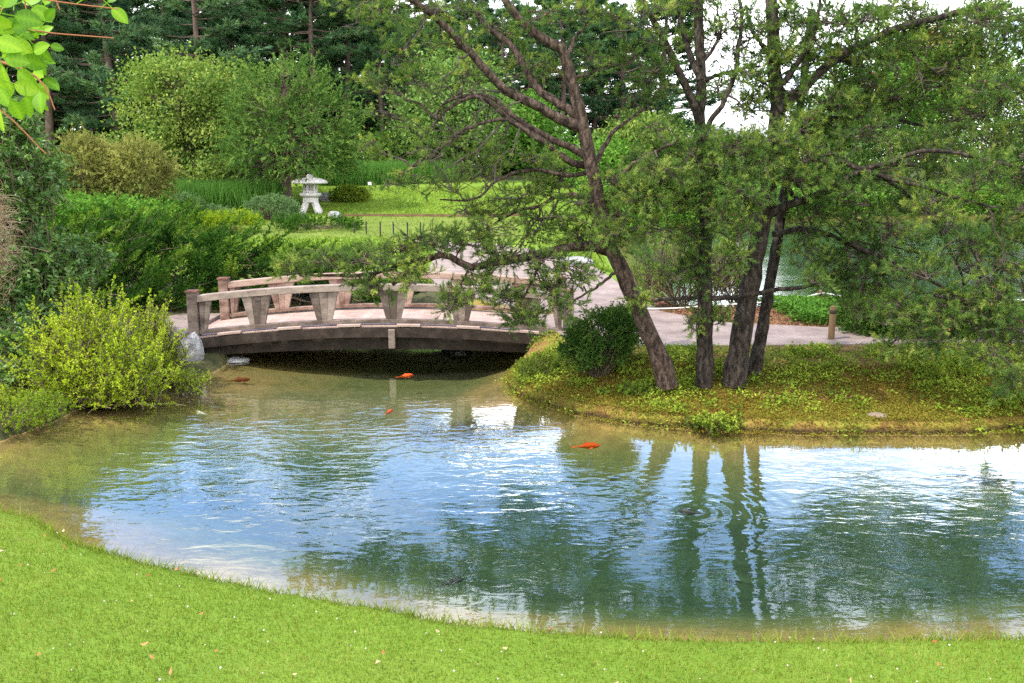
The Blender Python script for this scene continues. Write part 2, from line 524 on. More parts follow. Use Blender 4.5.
xs = np.concatenate([geo(-8, -400, 60, .09)[::-1], np.arange(-8, 8.001, .08), geo(8, 400, 60, .09)])
ys = np.concatenate([geo(1.5, -120, 25, .15)[::-1], np.arange(1.5, 17, .08), geo(17, 60, 90, .09), geo(60, 700, 30, 1.)])
GX, GY = np.meshgrid(xs, ys)
GZ = height(GX, GY)
nx, ny = len(xs), len(ys)
idx = np.arange(nx * ny).reshape(ny, nx)
fq = np.stack([idx[:-1, :-1], idx[:-1, 1:], idx[1:, 1:], idx[1:, :-1]], -1).reshape(-1, 4)

m, nt, out = mat('ground')
geoN = nd(nt, 'ShaderNodeNewGeometry'); pos = geoN.outputs['Position']
sz = nd(nt, 'ShaderNodeSeparateXYZ'); nt.links.new(pos, sz.inputs[0])
nA = noise(nt, pos, 1.6, 6, .6, .4); nB = noise(nt, pos, 9., 5, .65, .2); nC = noise(nt, pos, 45., 4, .7)
lawnc = mixc(nt, mth(nt, 'MULTIPLY', nB, .8), ramp(nt, nA, [(.3, (.085, .17, .014)), (.55, (.12, .215, .018)), (.75, (.17, .24, .03))]), (.165, .225, .035))
soilc = ramp(nt, mth(nt, 'ADD', mth(nt, 'MULTIPLY', nA, .5), mth(nt, 'MULTIPLY', nB, .5)),
             [(.34, (.14, .07, .03)), (.45, (.2, .12, .035)), (.54, (.2, .17, .03)), (.66, (.16, .19, .03))])
floorc = ramp(nt, nB, [(.3, (.03, .035, .015)), (.7, (.09, .085, .035))])
dep = nd(nt, 'ShaderNodeMapRange'); nt.links.new(sz.outputs[2], dep.inputs[0])
dep.inputs[1].default_value, dep.inputs[2].default_value = 0., -.72
bedc = ramp(nt, mth(nt, 'ADD', dep.outputs[0], mth(nt, 'MULTIPLY', mth(nt, 'SUBTRACT', nA, .5), .5)),
            [(.0, (.36, .23, .09)), (.14, (.27, .195, .075)), (.34, (.15, .155, .058)), (.66, (.07, .105, .05)), (.95, (.03, .06, .034))])
bedc = mixc(nt, .35, bedc, ramp(nt, nB, [(.35, (.5, .5, .5)), (.6, (1.3, 1.3, 1.3))]), 'MULTIPLY')
lawnc = mixc(nt, attr(nt, 'strip'), lawnc, ramp(nt, nA, [(.3, (.09, .135, .022)), (.7, (.15, .185, .035))]))
c = mixc(nt, attr(nt, 'lawn'), floorc, lawnc)
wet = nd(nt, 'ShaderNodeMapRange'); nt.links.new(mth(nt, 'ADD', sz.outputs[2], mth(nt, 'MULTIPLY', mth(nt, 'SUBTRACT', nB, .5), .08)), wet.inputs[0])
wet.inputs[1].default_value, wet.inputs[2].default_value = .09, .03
soilc = mixc(nt, wet.outputs[0], soilc, (.035, .022, .012))  # dark waterline band: wet mud plus the undercut's shade painted into the soil
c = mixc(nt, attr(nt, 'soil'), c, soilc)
c = mixc(nt, mth(nt, 'LESS_THAN', sz.outputs[2], .004), c, bedc)
b = nd(nt, 'ShaderNodeBsdfPrincipled'); nt.links.new(c, b.inputs['Base Color'])
b.inputs['Roughness'].default_value = .95; b.inputs['Specular IOR Level'].default_value = .1
bp = nd(nt, 'ShaderNodeBump'); bp.inputs['Strength'].default_value = .7; bp.inputs['Distance'].default_value = .03
nt.links.new(mth(nt, 'ADD', nB, mth(nt, 'MULTIPLY', nC, .6)), bp.inputs['Height'])
nt.links.new(bp.outputs[0], b.inputs['Normal']); nt.links.new(b.outputs[0], out.inputs[0])
M['ground'] = m
g = MB().add(np.stack([GX, GY, GZ], -1), fq).build('ground', M['ground'], smooth=True)
tag(g, kind='structure')
fx, fy = GX.ravel(), GY.ravel()
nearmask = (fy < 7.2 - .05 * fx)
backlawn = sm(17, 19, fy) * (1 - sm(42.5, 44, fy)) * (1 - sm(3, 6, fx))
lawnv = np.where(nearmask, 1., backlawn)
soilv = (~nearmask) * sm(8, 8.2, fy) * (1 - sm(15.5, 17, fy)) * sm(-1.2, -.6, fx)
stripv = sm(26.3, 26.6, fy) * (1 - sm(31.4, 31.6, fy)) * (fx > -9) * (1 - sm(0., .5, fx))
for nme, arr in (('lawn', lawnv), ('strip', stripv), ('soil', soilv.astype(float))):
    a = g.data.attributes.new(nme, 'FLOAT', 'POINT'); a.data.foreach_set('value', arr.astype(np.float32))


def hz(x, y):
    return float(height(np.array([x]), np.array([y]))[0])


# path: flat sheet of stone dust
pm = MB()
pm.add(np.column_stack([PATH, np.full(len(PATH), PATH_Z)]), [list(range(len(PATH)))])
pm.add(np.concatenate([np.column_stack([PATH, np.full(len(PATH), PATH_Z)]), np.column_stack([PATH, np.full(len(PATH), PATH_Z - .12)])]),
       [[i, i + len(PATH), (i + 1) % len(PATH) + len(PATH), (i + 1) % len(PATH)] for i in range(len(PATH))])
tag(pm.build('path', M['path']), kind='structure')

# ------------------------------------------------------------------ water
m, nt, out = mat('water')
geoN = nd(nt, 'ShaderNodeNewGeometry'); pos = geoN.outputs['Position']
mp = nd(nt, 'ShaderNodeMapping'); mp.inputs['Scale'].default_value = (.62, 1.25, 1); mp.inputs['Rotation'].default_value = (0, 0, .08)
nt.links.new(pos, mp.inputs[0])
h1 = noise(nt, mp.outputs[0], 5.6, 2, .45, .6)
h2 = noise(nt, mp.outputs[0], 15., 2, .5, .3)
h0 = noise(nt, mp.outputs[0], .9, 2, .5, .0)
amp = nd(nt, 'ShaderNodeMapRange'); nt.links.new(noise(nt, pos, .42, 2, .5), amp.inputs[0])
amp.inputs[1].default_value, amp.inputs[2].default_value, amp.inputs[3].default_value, amp.inputs[4].default_value = .36, .6, .4, 1.15
# rings where a fish has just touched the surface
rc = G(692, 512)
vs = nd(nt, 'ShaderNodeVectorMath', operation='DISTANCE'); nt.links.new(pos, vs.inputs[0]); vs.inputs[1].default_value = tuple(rc)
rd = vs.outputs['Value']
ring = mth(nt, 'MULTIPLY', mth(nt, 'SINE', mth(nt, 'MULTIPLY', rd, 44.)), mth(nt, 'MULTIPLY', .14, mth(nt, 'POWER', 2.718, mth(nt, 'MULTIPLY', rd, -1.9))))
hh = mth(nt, 'ADD', mth(nt, 'MULTIPLY', mth(nt, 'ADD', mth(nt, 'MULTIPLY', h1, 1.), mth(nt, 'MULTIPLY', h2, .28)), amp.outputs[0]), mth(nt, 'MULTIPLY', h0, 1.2))
hh = mth(nt, 'ADD', hh, ring)
bp = nd(nt, 'ShaderNodeBump'); bp.inputs['Strength'].default_value = 1.; bp.inputs['Distance'].default_value = .0085
hh = mth(nt, 'MULTIPLY', hh, attr(nt, 'wave'))
nt.links.new(hh, bp.inputs['Height'])
fr = nd(nt, 'ShaderNodeFresnel'); fr.inputs['IOR'].default_value = 1.36; nt.links.new(bp.outputs[0], fr.inputs['Normal'])
gl = nd(nt, 'ShaderNodeBsdfGlossy'); gl.inputs['Roughness'].default_value = .015; gl.inputs['Color'].default_value = (.96, .98, 1, 1)
nt.links.new(bp.outputs[0], gl.inputs['Normal'])
tr = nd(nt, 'ShaderNodeBsdfTransparent'); tr.inputs[0].default_value = (.84, .89, .80, 1)
mx = nd(nt, 'ShaderNodeMixShader')
nt.links.new(mth(nt, 'MINIMUM', mth(nt, 'MULTIPLY', fr.outputs[0], 2.4, True), .43), mx.inputs[0]); nt.links.new(tr.outputs[0], mx.inputs[1]); nt.links.new(gl.outputs[0], mx.inputs[2])
nt.links.new(mx.outputs[0], out.inputs[0])
M['water'] = m
wx = np.concatenate([np.linspace(-14, -8, 8)[:-1], np.arange(-8, 12, .2), np.linspace(12, 80, 20)])
wy = np.concatenate([np.arange(2, 18, .2), np.linspace(18, 55, 20)])
WX, WY = np.meshgrid(wx, wy); wi = np.arange(WX.size).reshape(WX.shape)
wq = np.stack([wi[:-1, :-1], wi[:-1, 1:], wi[1:, 1:], wi[1:, :-1]], -1).reshape(-1, 4)
wo_ = MB().add(np.stack([WX, WY, 0 * WX], -1), wq).build('water', M['water'])
tag(wo_, kind='structure')
# the banks shelter the water: ripples die out towards the shore
wv = np.where(WY < 15, .2 + 1.0 * sm(.2, 2.0, -sdist(pond, WX, WY)) * (1 - .8 * sm(9.3, 11, WY)), .55)
a = wo_.data.attributes.new('wave', 'FLOAT', 'POINT'); a.data.foreach_set('value', wv.ravel().astype(np.float32))

# ------------------------------------------------------------------ lawn grass, flowers, fallen leaves
def scatter(n, x0, x1, y0, y1, keep):
    X = rng.uniform(x0, x1, n); Y = rng.uniform(y0, y1, n)
    k = keep(X, Y)
    X, Y = X[k], Y[k]
    return np.column_stack([X, Y, height(X, Y)])


def near_lawn(X, Y):
    return (Y < 7.2 - .05 * X) & (sdist(pond, X, Y) > .0)


P = scatter(330000, -6.8, 5.2, 3.0, 7.3, near_lawn)
n = len(P)
patch = wob(P[:, 0], P[:, 1], 1.1)
lean = rdir(n); lean[:, 2] = 0
U = nrm(np.array([0, 0, 1.]) + lean * (.25 + .65 * rng.random((n, 1))))
S = nrm(np.cross(U, rdir(n)))
T = .43 + .3 * patch + .2 * wob(P[:, 0], P[:, 1], 5.) + rng.normal(size=n) * .14
dry = rng.random(n) < .05 + .25 * sm(.5, .9, wob(P[:, 0] + 4, P[:, 1], 2.6))
T[dry] += .4
mb = MB()
kites(mb, P - np.array([0, 0, .006]), U, S, (.018 + .026 * rng.random(n)) * (1 + .3 * patch), .005, np.clip(T, 0, 1), tri=True)
# longer fringe hanging over the pond edge
E = scatter(90000, -6.8, 5.2, 3.8, 7.3, lambda X, Y: near_lawn(X, Y) & (sdist(pond, X, Y) < .09))
ne = len(E); lean = rdir(ne); lean[:, 2] = 0
U = nrm(np.array([0, .35, .8]) + lean * .8)
kites(mb, E, U, nrm(np.cross(U, rdir(ne))), .05 + .06 * rng.random(ne), .006, np.clip(.4 + rng.normal(size=ne) * .18, 0, 1), tri=True)
CL = scatter(9000, -6, 5, 3.2, 7.2, lambda X, Y: near_lawn(X, Y) & (wob(X + 2, Y, 3.2) + .5 * rng.normal(size=X.shape) > .55)); nc_ = len(CL)
for q in range(3):
    U = rdir(nc_); U[:, 2] *= .3; U = nrm(U)
    kites(mb, CL + np.array([0, 0, .03]), U, nrm(np.cross(U, np.array([0, 0, 1.]) + .3 * rdir(nc_))), .018, .016, np.clip(.12 + .1 * rng.normal(size=nc_), 0, 1))
FB = scatter(70000, -11, 6, 20, 40, lambda X, Y: (sdist(lake, X, Y) > .3) & (path_d(X, Y) > .1) & (X < 4))
FB = FB[~((FB[:, 1] > 26.4) & (FB[:, 1] < 31.6) & (FB[:, 0] < .3) & (rng.random(len(FB)) < .75))]
nf = len(FB); U = nrm(np.array([0, 0, 1.]) + .8 * rdir(nf))
kites(mb, FB, U, nrm(np.cross(U, rdir(nf))), .04 + .05 * rng.random(nf), .03, np.clip(.2 + .2 * wob(FB[:, 0], FB[:, 1], .8) + .12 * np.sign(np.sin(FB[:, 0] * 3.2 + .5 * FB[:, 1])) + rng.normal(size=nf) * .12, 0, 1), tri=True)
tag(mb.build('lawn_grass', M['grass']), 'short bright green mown lawn grass sloping down to the pond', 'grass', kind='stuff')

P = scatter(240, -4.5, 4.5, 3.4, 6.8, near_lawn)
mb = MB()
for p in P:
    r = rng.uniform(.003, .0062)
    lathe(mb, [(.2 * r, -r), (r, -.3 * r), (.9 * r, .5 * r), (.15 * r, r)], p + np.array([0, 0, rng.uniform(.03, .05)]), 6, rng.uniform(.1, 1))
tag(mb.build('clover_flowers', M['flower']), 'tiny white clover flower heads scattered over the mown lawn', 'flowers', kind='stuff')
P = scatter(90, -4.5, 4.5, 3.4, 6.8, near_lawn); n = len(P)
mb = MB()
U = rdir(n); U[:, 2] *= .3; U = nrm(U)
kites(mb, P + np.array([0, 0, .045]), U, nrm(np.cross(U, np.array([0, 0, 1.]) + .4 * rdir(n))), rng.uniform(.02, .05, n), rng.uniform(.012, .03, n), rng.random(n), fold=.3)
tag(mb.build('fallen_leaves', M['dead_leaf']), 'small dry red and tan leaves fallen on the near lawn', 'leaves', kind='stuff')


# ------------------------------------------------------------------ plants of leaves on clumps
def ell_points(n, c, r, shell=.55):
    d = rdir(n)
    k = shell + (1 - shell) * rng.random((n, 1)) ** .6
    return np.asarray(c) + d * np.asarray(r) * k


def clump_plant(name, label, cat, base, ells, leaf, stem='stem', nclump=60, per=70, crad=.25, ll=.08, lw=.04,
                style='leaf', trunk=None, group=None, stem_r=.012, parts=('stems', 'foliage'), up=.35, zmin=.02, tvar=.16, flatz=.6):
    """a bush or tree: clumps of leaves spread through ellipsoids, each clump on its own stem"""
    base = np.asarray(base, float)
    root = thing(name, label, cat, base, group=group)
    C = []
    wts = np.array([e[1][0] * e[1][1] + e[1][0] * e[1][2] for e in ells]); wts = wts / wts.sum()
    for (c, r), wgt in zip(ells, wts):
        C.append(ell_points(max(3, int(nclump * wgt)), c, r))
    C = np.concatenate(C)
    C = C[C[:, 2] > base[2] + zmin]
    n = len(C)
    cen = np.mean([e[0] for e in ells], 0)
    # stems
    sb = MB()
    if trunk is not None:
        # trunk: list of (x,y,z,r)
        tp = spline(np.array(trunk), 10)
        tb = MB(); tubes(tb, tp[:, :3], tp[:, 3], 9)
        tb.build('trunk', M[stem], root, base, True)
        hd = np.hypot(C[:, 0] - base[0], C[:, 1] - base[1])
        zt = np.clip(C[:, 2] - .35 * hd + rng.normal(size=n) * .15, tp[3, 2], tp[-1, 2])
        src = np.column_stack([np.interp(zt, tp[:, 2], tp[:, q]) for q in range(3)])
    else:
        src = base + np.column_stack([rng.normal(size=(n, 2)) * .12 * np.mean([e[1][0] for e in ells]), np.zeros(n)])
    bend = np.column_stack([np.zeros((n, 2)), np.full(n, .06)]) * np.linalg.norm(C - src, axis=1, keepdims=True) + rng.normal(size=(n, 3)) * .03
    sr = stem_r * (.6 + .8 * rng.random((n, 1)))
    tubes(sb, curve3(src, C, bend, 5), sr * np.array([1, .8, .6, .4, .2]), 5)
    sb.build(parts[0], M[stem], root, base, True)
    # foliage
    fb = MB()
    ct = np.clip(.45 + rng.normal(size=n) * tvar, .05, .95)
    if style == 'leaf':
        off = rng.normal(size=(n, per, 3)) * crad * np.array([1, 1, flatz])
        Q = (C[:, None] + off).reshape(-1, 3)
        keep = Q[:, 2] > base[2] + zmin * .5
        outw = nrm(Q - cen)
        U = nrm(rdir(len(Q)) + .5 * outw + np.array([0, 0, -.25]))
        Nn = nrm(rdir(len(Q)) * .9 + np.array([0, 0, up * 2]) + .4 * outw)
        S = nrm(np.cross(U, Nn))
        tt = np.repeat(ct, per) + rng.normal(size=n * per) * .12
        k = keep
        kites(fb, Q[k], U[k], S[k], ll * (.65 + .7 * rng.random(k.sum())), lw * (.7 + .6 * rng.random(k.sum())), np.clip(tt[k], 0, 1))
    else:
        # shoots standing out of each clump, needles or small leaves along them
        ns, M_, sl, ang, tri, flat = style
        d = nrm(np.repeat(nrm(C - cen), ns, 0) * .8 + rdir(n * ns) * .75 + np.array([0, 0, up]))
        P0 = np.repeat(C, ns, 0) + rng.normal(size=(n * ns, 3)) * crad * .5
        L = sl * (.6 + .7 * rng.random((n * ns, 1)))
        P1 = P0 + d * L
        k = (P1[:, 2] > base[2] + zmin)
        P0, P1 = P0[k], P1[k]
        P0[:, 2] = np.maximum(P0[:, 2], base[2] + .01)
        bd = np.array([0, 0, .1]) * L[k]
        tt = np.repeat(ct, ns)[k] + rng.normal(size=k.sum()) * .1
        brush(fb, P0, P1, M_, ll, lw, ang, .1, bd, np.clip(tt, 0, 1), tri=tri, flat=flat)
    fb.build(parts[1], M[leaf], root, base)
    return root


# ------------------------------------------------------------------ far pines
def make_pine(H, spread, bare, seed, dens=1.0, nl=.3, leaf='lf_far_pine'):
    global rng
    keep = rng; rng = np.random.default_rng(seed)
    root = thing('pine_tree', 'x', 'tree')
    K = 14
    z = np.linspace(0, H, K)
    tp = np.column_stack([.12 * np.sin(z * .5 + seed), .12 * np.cos(z * .4 + seed) - .12, z])
    tubes(MB(), tp, .02 + .2 * (1 - z / H) ** .8, 8)
    tb = MB(); tubes(tb, tp, .025 + .19 * (1 - z / H) ** .8, 9); tb.build('trunk', M['bark_far'], root, smooth=True)
    zl = bare + (H - bare) * np.sort(rng.random(int(11 * (H - bare) * dens))) ** .95
    n = len(zl)
    f = (zl - bare) / (H - bare)
    L = spread * (.35 + .9 * np.minimum(f * 3.2, 1)) * (1.04 - f) ** .75 * (.65 + .55 * rng.random(n))
    a = rng.random(n) * 2 * PI
    P0 = np.column_stack([np.interp(zl, z, tp[:, 0]), np.interp(zl, z, tp[:, 1]), zl])
    rise = (-.05 + .42 * f)[:, None]
    P1 = P0 + np.column_stack([np.cos(a), np.sin(a), rise[:, 0]]) * L[:, None]
    bend = np.column_stack([np.zeros((n, 2)), -.07 * L])
    bb = MB(); tubes(bb, curve3(P0, P1, bend, 5), (.012 + .014 * L[:, None]) * np.array([1, .8, .6, .4, .15]), 5)
    bb.build('branches', M['bark_far'], root)
    # plumes along the outer part of each limb
    ns = 20
    t = .3 + .7 * rng.random((n, ns, 1)) ** .8
    B0 = P0[:, None] + (P1 - P0)[:, None] * t + bend[:, None] * 4 * t * (1 - t)
    side = np.column_stack([-np.sin(a), np.cos(a), np.zeros(n)])[:, None] * rng.choice([-1, 1], (n, ns, 1))
    dr = nrm(nrm(P1 - P0)[:, None] * .8 + side * rng.random((n, ns, 1)) * 1. + np.array([0, 0, .35]) + .25 * rng.normal(size=(n, ns, 3)))
    SL = (.28 + .4 * rng.random((n, ns, 1))) * (.6 + .13 * L[:, None, None])
    B1 = B0 + dr * SL
    fb = MB()
    tint = np.clip(.42 + rng.normal(size=(n, 1)) * .13 + rng.normal(size=(n, ns)) * .12, 0, 1).reshape(-1)
    brush(fb, B0.reshape(-1, 3), B1.reshape(-1, 3), 14, nl, .055, .6, .1, None, tint, spread=.3)
    fb.build('crown', M[leaf], root)
    rng = keep
    return root


pines = [make_pine(14.5, 3.1, 2.0, 21), make_pine(13.5, 2.8, 5.0, 22, .95), make_pine(15, 2.8, 6.6, 23, .9), make_pine(10.5, 3.0, .8, 24, 1.1), make_pine(13, 3.6, 2.2, 25, .8, .34, 'lf_blue_pine')]
# (px, distance, kind, scale, height trim)
spots = [
    (-60, 43, 0, 1.0), (-25, 47, 1, 1.0), (30, 45, 3, 1.25), (62, 42.5, 2, .98), (95, 46, 2, 1.02), (128, 43, 4, 1.0), (205, 43.5, 4, 1.04), (60, 44, 4, 1.0), (128, 50, 1, 1.0), (240, 44.5, 3, 1.2), (262, 50, 2, 1.0),
    (292, 46, 1, 1.0), (322, 45, 2, .95), (352, 47.5, 2, .96), (385, 45.5, 1, .92), (415, 50, 1, 1.0), (372, 53, 0, .98), (440, 53, 2, .98), (470, 58, 1, 1.05), (500, 56, 2, .98), (530, 62, 1, 1.02), (560, 59, 2, .98),
    (590, 64, 1, .96), (620, 63, 3, 1.1), (655, 70, 3, .95), (0, 54, 0, 1.0), (60, 55, 0, 1.0), (180, 55, 0, 1.05), (230, 56, 1, 1.05), (320, 57, 0, 1.05), (350, 60, 1, 1.1), (420, 60, 0, 1.05), (480, 66, 0, .98), (545, 69, 0, .95), (600, 72, 0, .88),
    (15, 50, 3, 1.1), (75, 51, 3, 1.2), (140, 56, 3, 1.2), (210, 51, 3, 1.15), (300, 52, 3, 1.15), (340, 54, 3, 1.1), (395, 57, 3, 1.1), (450, 62, 3, 1.15), (510, 68, 3, 1.15), (570, 74, 3, 1.1), (120, 70, 0, 1.15), (200, 72, 0, 1.15), (30, 68, 0, 1.15), (380, 72, 0, 1.15),
    (-110, 46, 0, 1.0), (-150, 50, 1, 1.0), (100, 62, 1, 1.05), (270, 64, 0, 1.05),
]
used = set()
for i, (px, Y, kd, s) in enumerate(spots):
    x = (px - 512) / F * Y * 1.0
    if kd in used: o = copy_tree(pines[kd])
    else: o = pines[kd]; used.add(kd)
    o.location = (x, Y, hz(x, Y) - .1); o.rotation_euler = (0, 0, i * 2.4)
    Hk = (14.5, 13.5, 15, 10.5, 13)[kd]
    zt = (.27 if 375 < px < 665 else (.385 if kd in (1, 2, 4) and Y < 48.5 else .298)) * Y - 2.7
    sz_ = (zt - hz(x, Y)) / Hk * (.9 + .1 * ((i * 37) % 10) / 10.)
    wd_ = 1.2 if sz_ > .75 else 1.45
    o.scale = (sz_ * wd_, sz_ * wd_, sz_)
    if kd == 4: tag(o, 'blue green layered pine in front of the darker pines on the left', 'tree', 'blue green pines'); continue
    row = 'front' if Y < 48.5 else ('middle' if Y < 57.5 else 'back')
    lb = {'front': 'tall dark pine in the front row of the wood behind the lawn', 'middle': 'tall dark pine in the shaded middle of the wood behind the lawn',
          'back': 'tall hazy pine at the back of the wood behind the lawn'}[row]
    tag(o, lb, 'tree', 'pines in the %s row of the wood' % row)

# ------------------------------------------------------------------ middle-distance trees and shrubs, left
def at(px, Y):
    x = (px - 512) / F * Y
    return x, Y, hz(x, Y)


def E(px, py, Y, rpx, rpy, ry=None):
    """an ellipsoid seen at this pixel, radii in pixels"""
    k = Y / F
    return (D(px, py, Y), (rpx * k, (ry if ry else rpx * k), rpy * k))


x, y, z = at(188, 36)
clump_plant('maple_tree', 'broad pale green leafy tree between the dark pines and the conifer by the lantern', 'tree', (x, y, z - .05),
            [E(185, 95, 36, 62, 34), E(240, 100, 36, 45, 35), E(150, 150, 35.5, 45, 28), E(215, 150, 35.5, 55, 26), E(170, 75, 36.5, 35, 20)], 'lf_maple', 'bark_far',
            150, 150, .42, .15, .085, trunk=[(x, y, z - .1, .16), (x + .2, y, z + 1.2, .13), (x, y, z + 2.4, .1), (x + .1, y, z + 4, .05)], stem_r=.03, parts=('branches', 'crown'), tvar=.2)
x, y, z = at(291, 34)
clump_plant('larch_tree', 'green feathery conifer with dark trunk standing just behind the stone lantern', 'tree', (x, y, z - .05),
            [E(297, 88, 34, 30, 24), E(270, 115, 34, 40, 30), E(322, 125, 34, 38, 30), E(292, 150, 33.5, 62, 26), E(250, 150, 34, 25, 18), E(340, 155, 34, 22, 14)], 'lf_larch', 'bark_far',
            300, 0, .45, .13, .04, style=(10, 16, .5, .7, True, .0), trunk=[(x, y, z - .1, .2), (x - .05, y, z + 1.2, .17), (x + .1, y, z + 2.8, .12), (x, y, z + 5.2, .04)],
            stem_r=.03, parts=('branches', 'crown'), up=.25, tvar=.2)
for px, rp, tp_, lb in ((86, 34, 139, 'golden brown rounded conifer bush, the left one of the pair before the pines'), (136, 36, 143, 'golden brown rounded conifer bush, the right and wider one of the pair before the pines')):
    Y = 28.5
    x, y, z = at(px, Y)
    mid = (tp_ + 205) / 2
    clump_plant('golden_conifer', lb, 'shrub', (x, y, z - .05), [E(px, mid, Y, rp - 5, (205 - tp_) / 2 - 4)], 'lf_thuja', 'stem', 130, 0, .3, .1, .03,
                style=(12, 16, .3, .55, False, .0), group='golden conifer bushes', up=.5, tvar=.14)


def reeds(name, label, pts, n, hgt, matn, wd=.03, depth=.8):
    pts = np.array(pts, float)
    t = rng.random(n) * (len(pts) - 1); i = t.astype(int); f = (t - i)[:, None]
    p = pts[i] * (1 - f) + pts[i + 1] * f
    p[:, 1] += rng.uniform(-depth, depth, n)
    zz = height(p[:, 0], p[:, 1])
    B = np.column_stack([p, zz - .02])
    U = nrm(np.array([0, 0, 1.]) + .22 * rng.normal(size=(n, 3)))
    base = B.mean(0); base[2] = zz.min()
    mb = MB(); kites(mb, B, U, nrm(np.cross(U, rdir(n))), hgt * (.75 + .4 * rng.random(n)), wd, np.clip(.45 + .1 * wob(B[:, 0], B[:, 1], 2) + rng.normal(size=n) * .15, 0, 1))
    o = mb.build(name, M[matn], None, base); o.location = base
    return tag(o, label, 'reeds')


P_ = lambda px, Y: ((px - 512) / F * Y, Y)
reeds('reed_bed', 'dense bed of upright green iris leaves left of the lantern', [P_(160, 33.6), P_(220, 33.8), P_(283, 34.2)], 9000, 1.05, 'lf_reed')
reeds('reed_bed', 'long bed of upright green iris leaves along the top of the back lawn', [P_(322, 41), P_(370, 41.5), P_(455, 43)], 11000, 1.05, 'lf_reed')

# shrubs around the lantern and at the edge of the lawn
small = [
    ('mound_shrub', 'blue green rounded shrub mound left of the lantern', 272, 213, 31.0, 28, 15, 'lf_blue', 1),
    ('mound_shrub', 'small grey green dome shrub in the middle of the left lawn', 208, 217, 29.5, 26, 8, 'lf_blue', 1),
    ('mound_shrub', 'spiky grey green tuft plant beside the far iris bed', 185, 208, 32, 12, 9, 'lf_blue', 1),
    ('mound_shrub', 'yellowish low bush behind the lantern rock on the back lawn', 350, 201, 36, 20, 9, 'lf_cover', 1),
    ('low_juniper', 'low spreading bright green juniper in front of the lantern', 318, 231, 28.5, 42, 6, 'lf_juniper', 1),
    ('low_juniper', 'low spreading green juniper left of the blue green mound', 222, 222, 27.5, 36, 3.5, 'lf_cover2', 1),
    ('low_juniper', 'low dark green ground juniper below the golden bushes', 150, 214, 27, 52, 9, 'lf_juniper', 1),
]
for nm, lb, px, py, Y, rx, ry, lm, _ in small:
    x, y, z = at(px, Y)
    c, r = E(px, py, Y, rx, ry)
    c = np.array([c[0], c[1], max(z + r[2] * .35, c[2])])
    if nm == 'mound_shrub' and 'tuft' not in lb:
        clump_plant(nm, lb, 'shrub', (x, y, z - .03), [(c, (r[0], r[0] * .8, r[2]))], lm, 'stem', 300, 0, .1, .045, .018, style=(12, 14, .12, .7, False, .0), up=.6, stem_r=.006, tvar=.1)
        continue
    clump_plant(nm, lb, 'shrub', (x, y, z - .03), [(c, (r[0], r[0] * .8, r[2]))], lm, 'stem', 90, 0, .16, .07, .022, style=(10, 14, .22, .6, False, .0), up=.6, stem_r=.008, tvar=.12)

# ------------------------------------------------------------------ stone lantern
lx, ly, lz = at(313, 32.6)
s = 32.6 / F
root = thing('stone_lantern', 'pale granite garden lantern with broad round roof on splayed legs', 'lantern', (lx, ly, lz))
O = np.array([lx, ly, 0])
Z = lambda py: float(D(313, py, 32.6)[2])
zb = lz - .05
mb = MB()
prof = [(.0, Z(183)), (17.2 * s, Z(183.4)), (17.6 * s, Z(182.3)), (15.8 * s, Z(180.4)), (12.5 * s, Z(178.9)), (8 * s, Z(177.8)), (4.5 * s, Z(177.4)), (3.2 * s, Z(177.3))]
lathe(mb, prof, O, 32); mb.build('roof', M['granite'], root, (lx, ly, lz), True)
mb = MB(); lathe(mb, [(3.2 * s, Z(177.5)), (3.4 * s, Z(176)), (2.4 * s, Z(174.6)), (0.05 * s, Z(174))], O, 20); mb.build('finial', M['granite'], root, (lx, ly, lz), True)
# fire box: six corner pillars with open windows, solid core behind
mb = MB()
R6 = 6.6 * s
for k in range(6):
    a = k * PI / 3 + .3
    box(mb, (lx + R6 * .92 * math.cos(a), ly + R6 * .92 * math.sin(a), (Z(192.5) + Z(183.4)) / 2), (2.0 * s, 2.0 * s, Z(183.4) - Z(192.5)), a)
lathe(mb, [(R6, Z(192.6)), (R6, Z(190.6)), (R6 * .8, Z(190.5))], O, 6, phase=.3)
lathe(mb, [(R6 * .8, Z(185)), (R6 * 1.02, Z(185)), (R6 * 1.02, Z(183.2))], O, 6, phase=.3)
lathe(mb, [(R6 * .45, Z(192)), (R6 * .45, Z(184))], O, 6, phase=.8)
bevel(mb.build('fire_box', M['granite'], root, (lx, ly, lz)), .01)
mb = MB(); lathe(mb, [(0.1 * s, Z(197)), (8 * s, Z(197)), (10.3 * s, Z(195.4)), (10.3 * s, Z(192.9)), (6.5 * s, Z(192.5)), (.1 * s, Z(192.5))], O, 6, phase=.3)
bevel(mb.build('platform', M['granite'], root, (lx, ly, lz)), .012)
mb = MB(); lathe(mb, [(0.1 * s, Z(202.3)), (7.6 * s, Z(202.3)), (7.6 * s, Z(198)), (6.2 * s, Z(197.05)), (.1 * s, Z(197))], O, 8, phase=.2)
bevel(mb.build('collar', M['granite'], root, (lx, ly, lz)), .012)
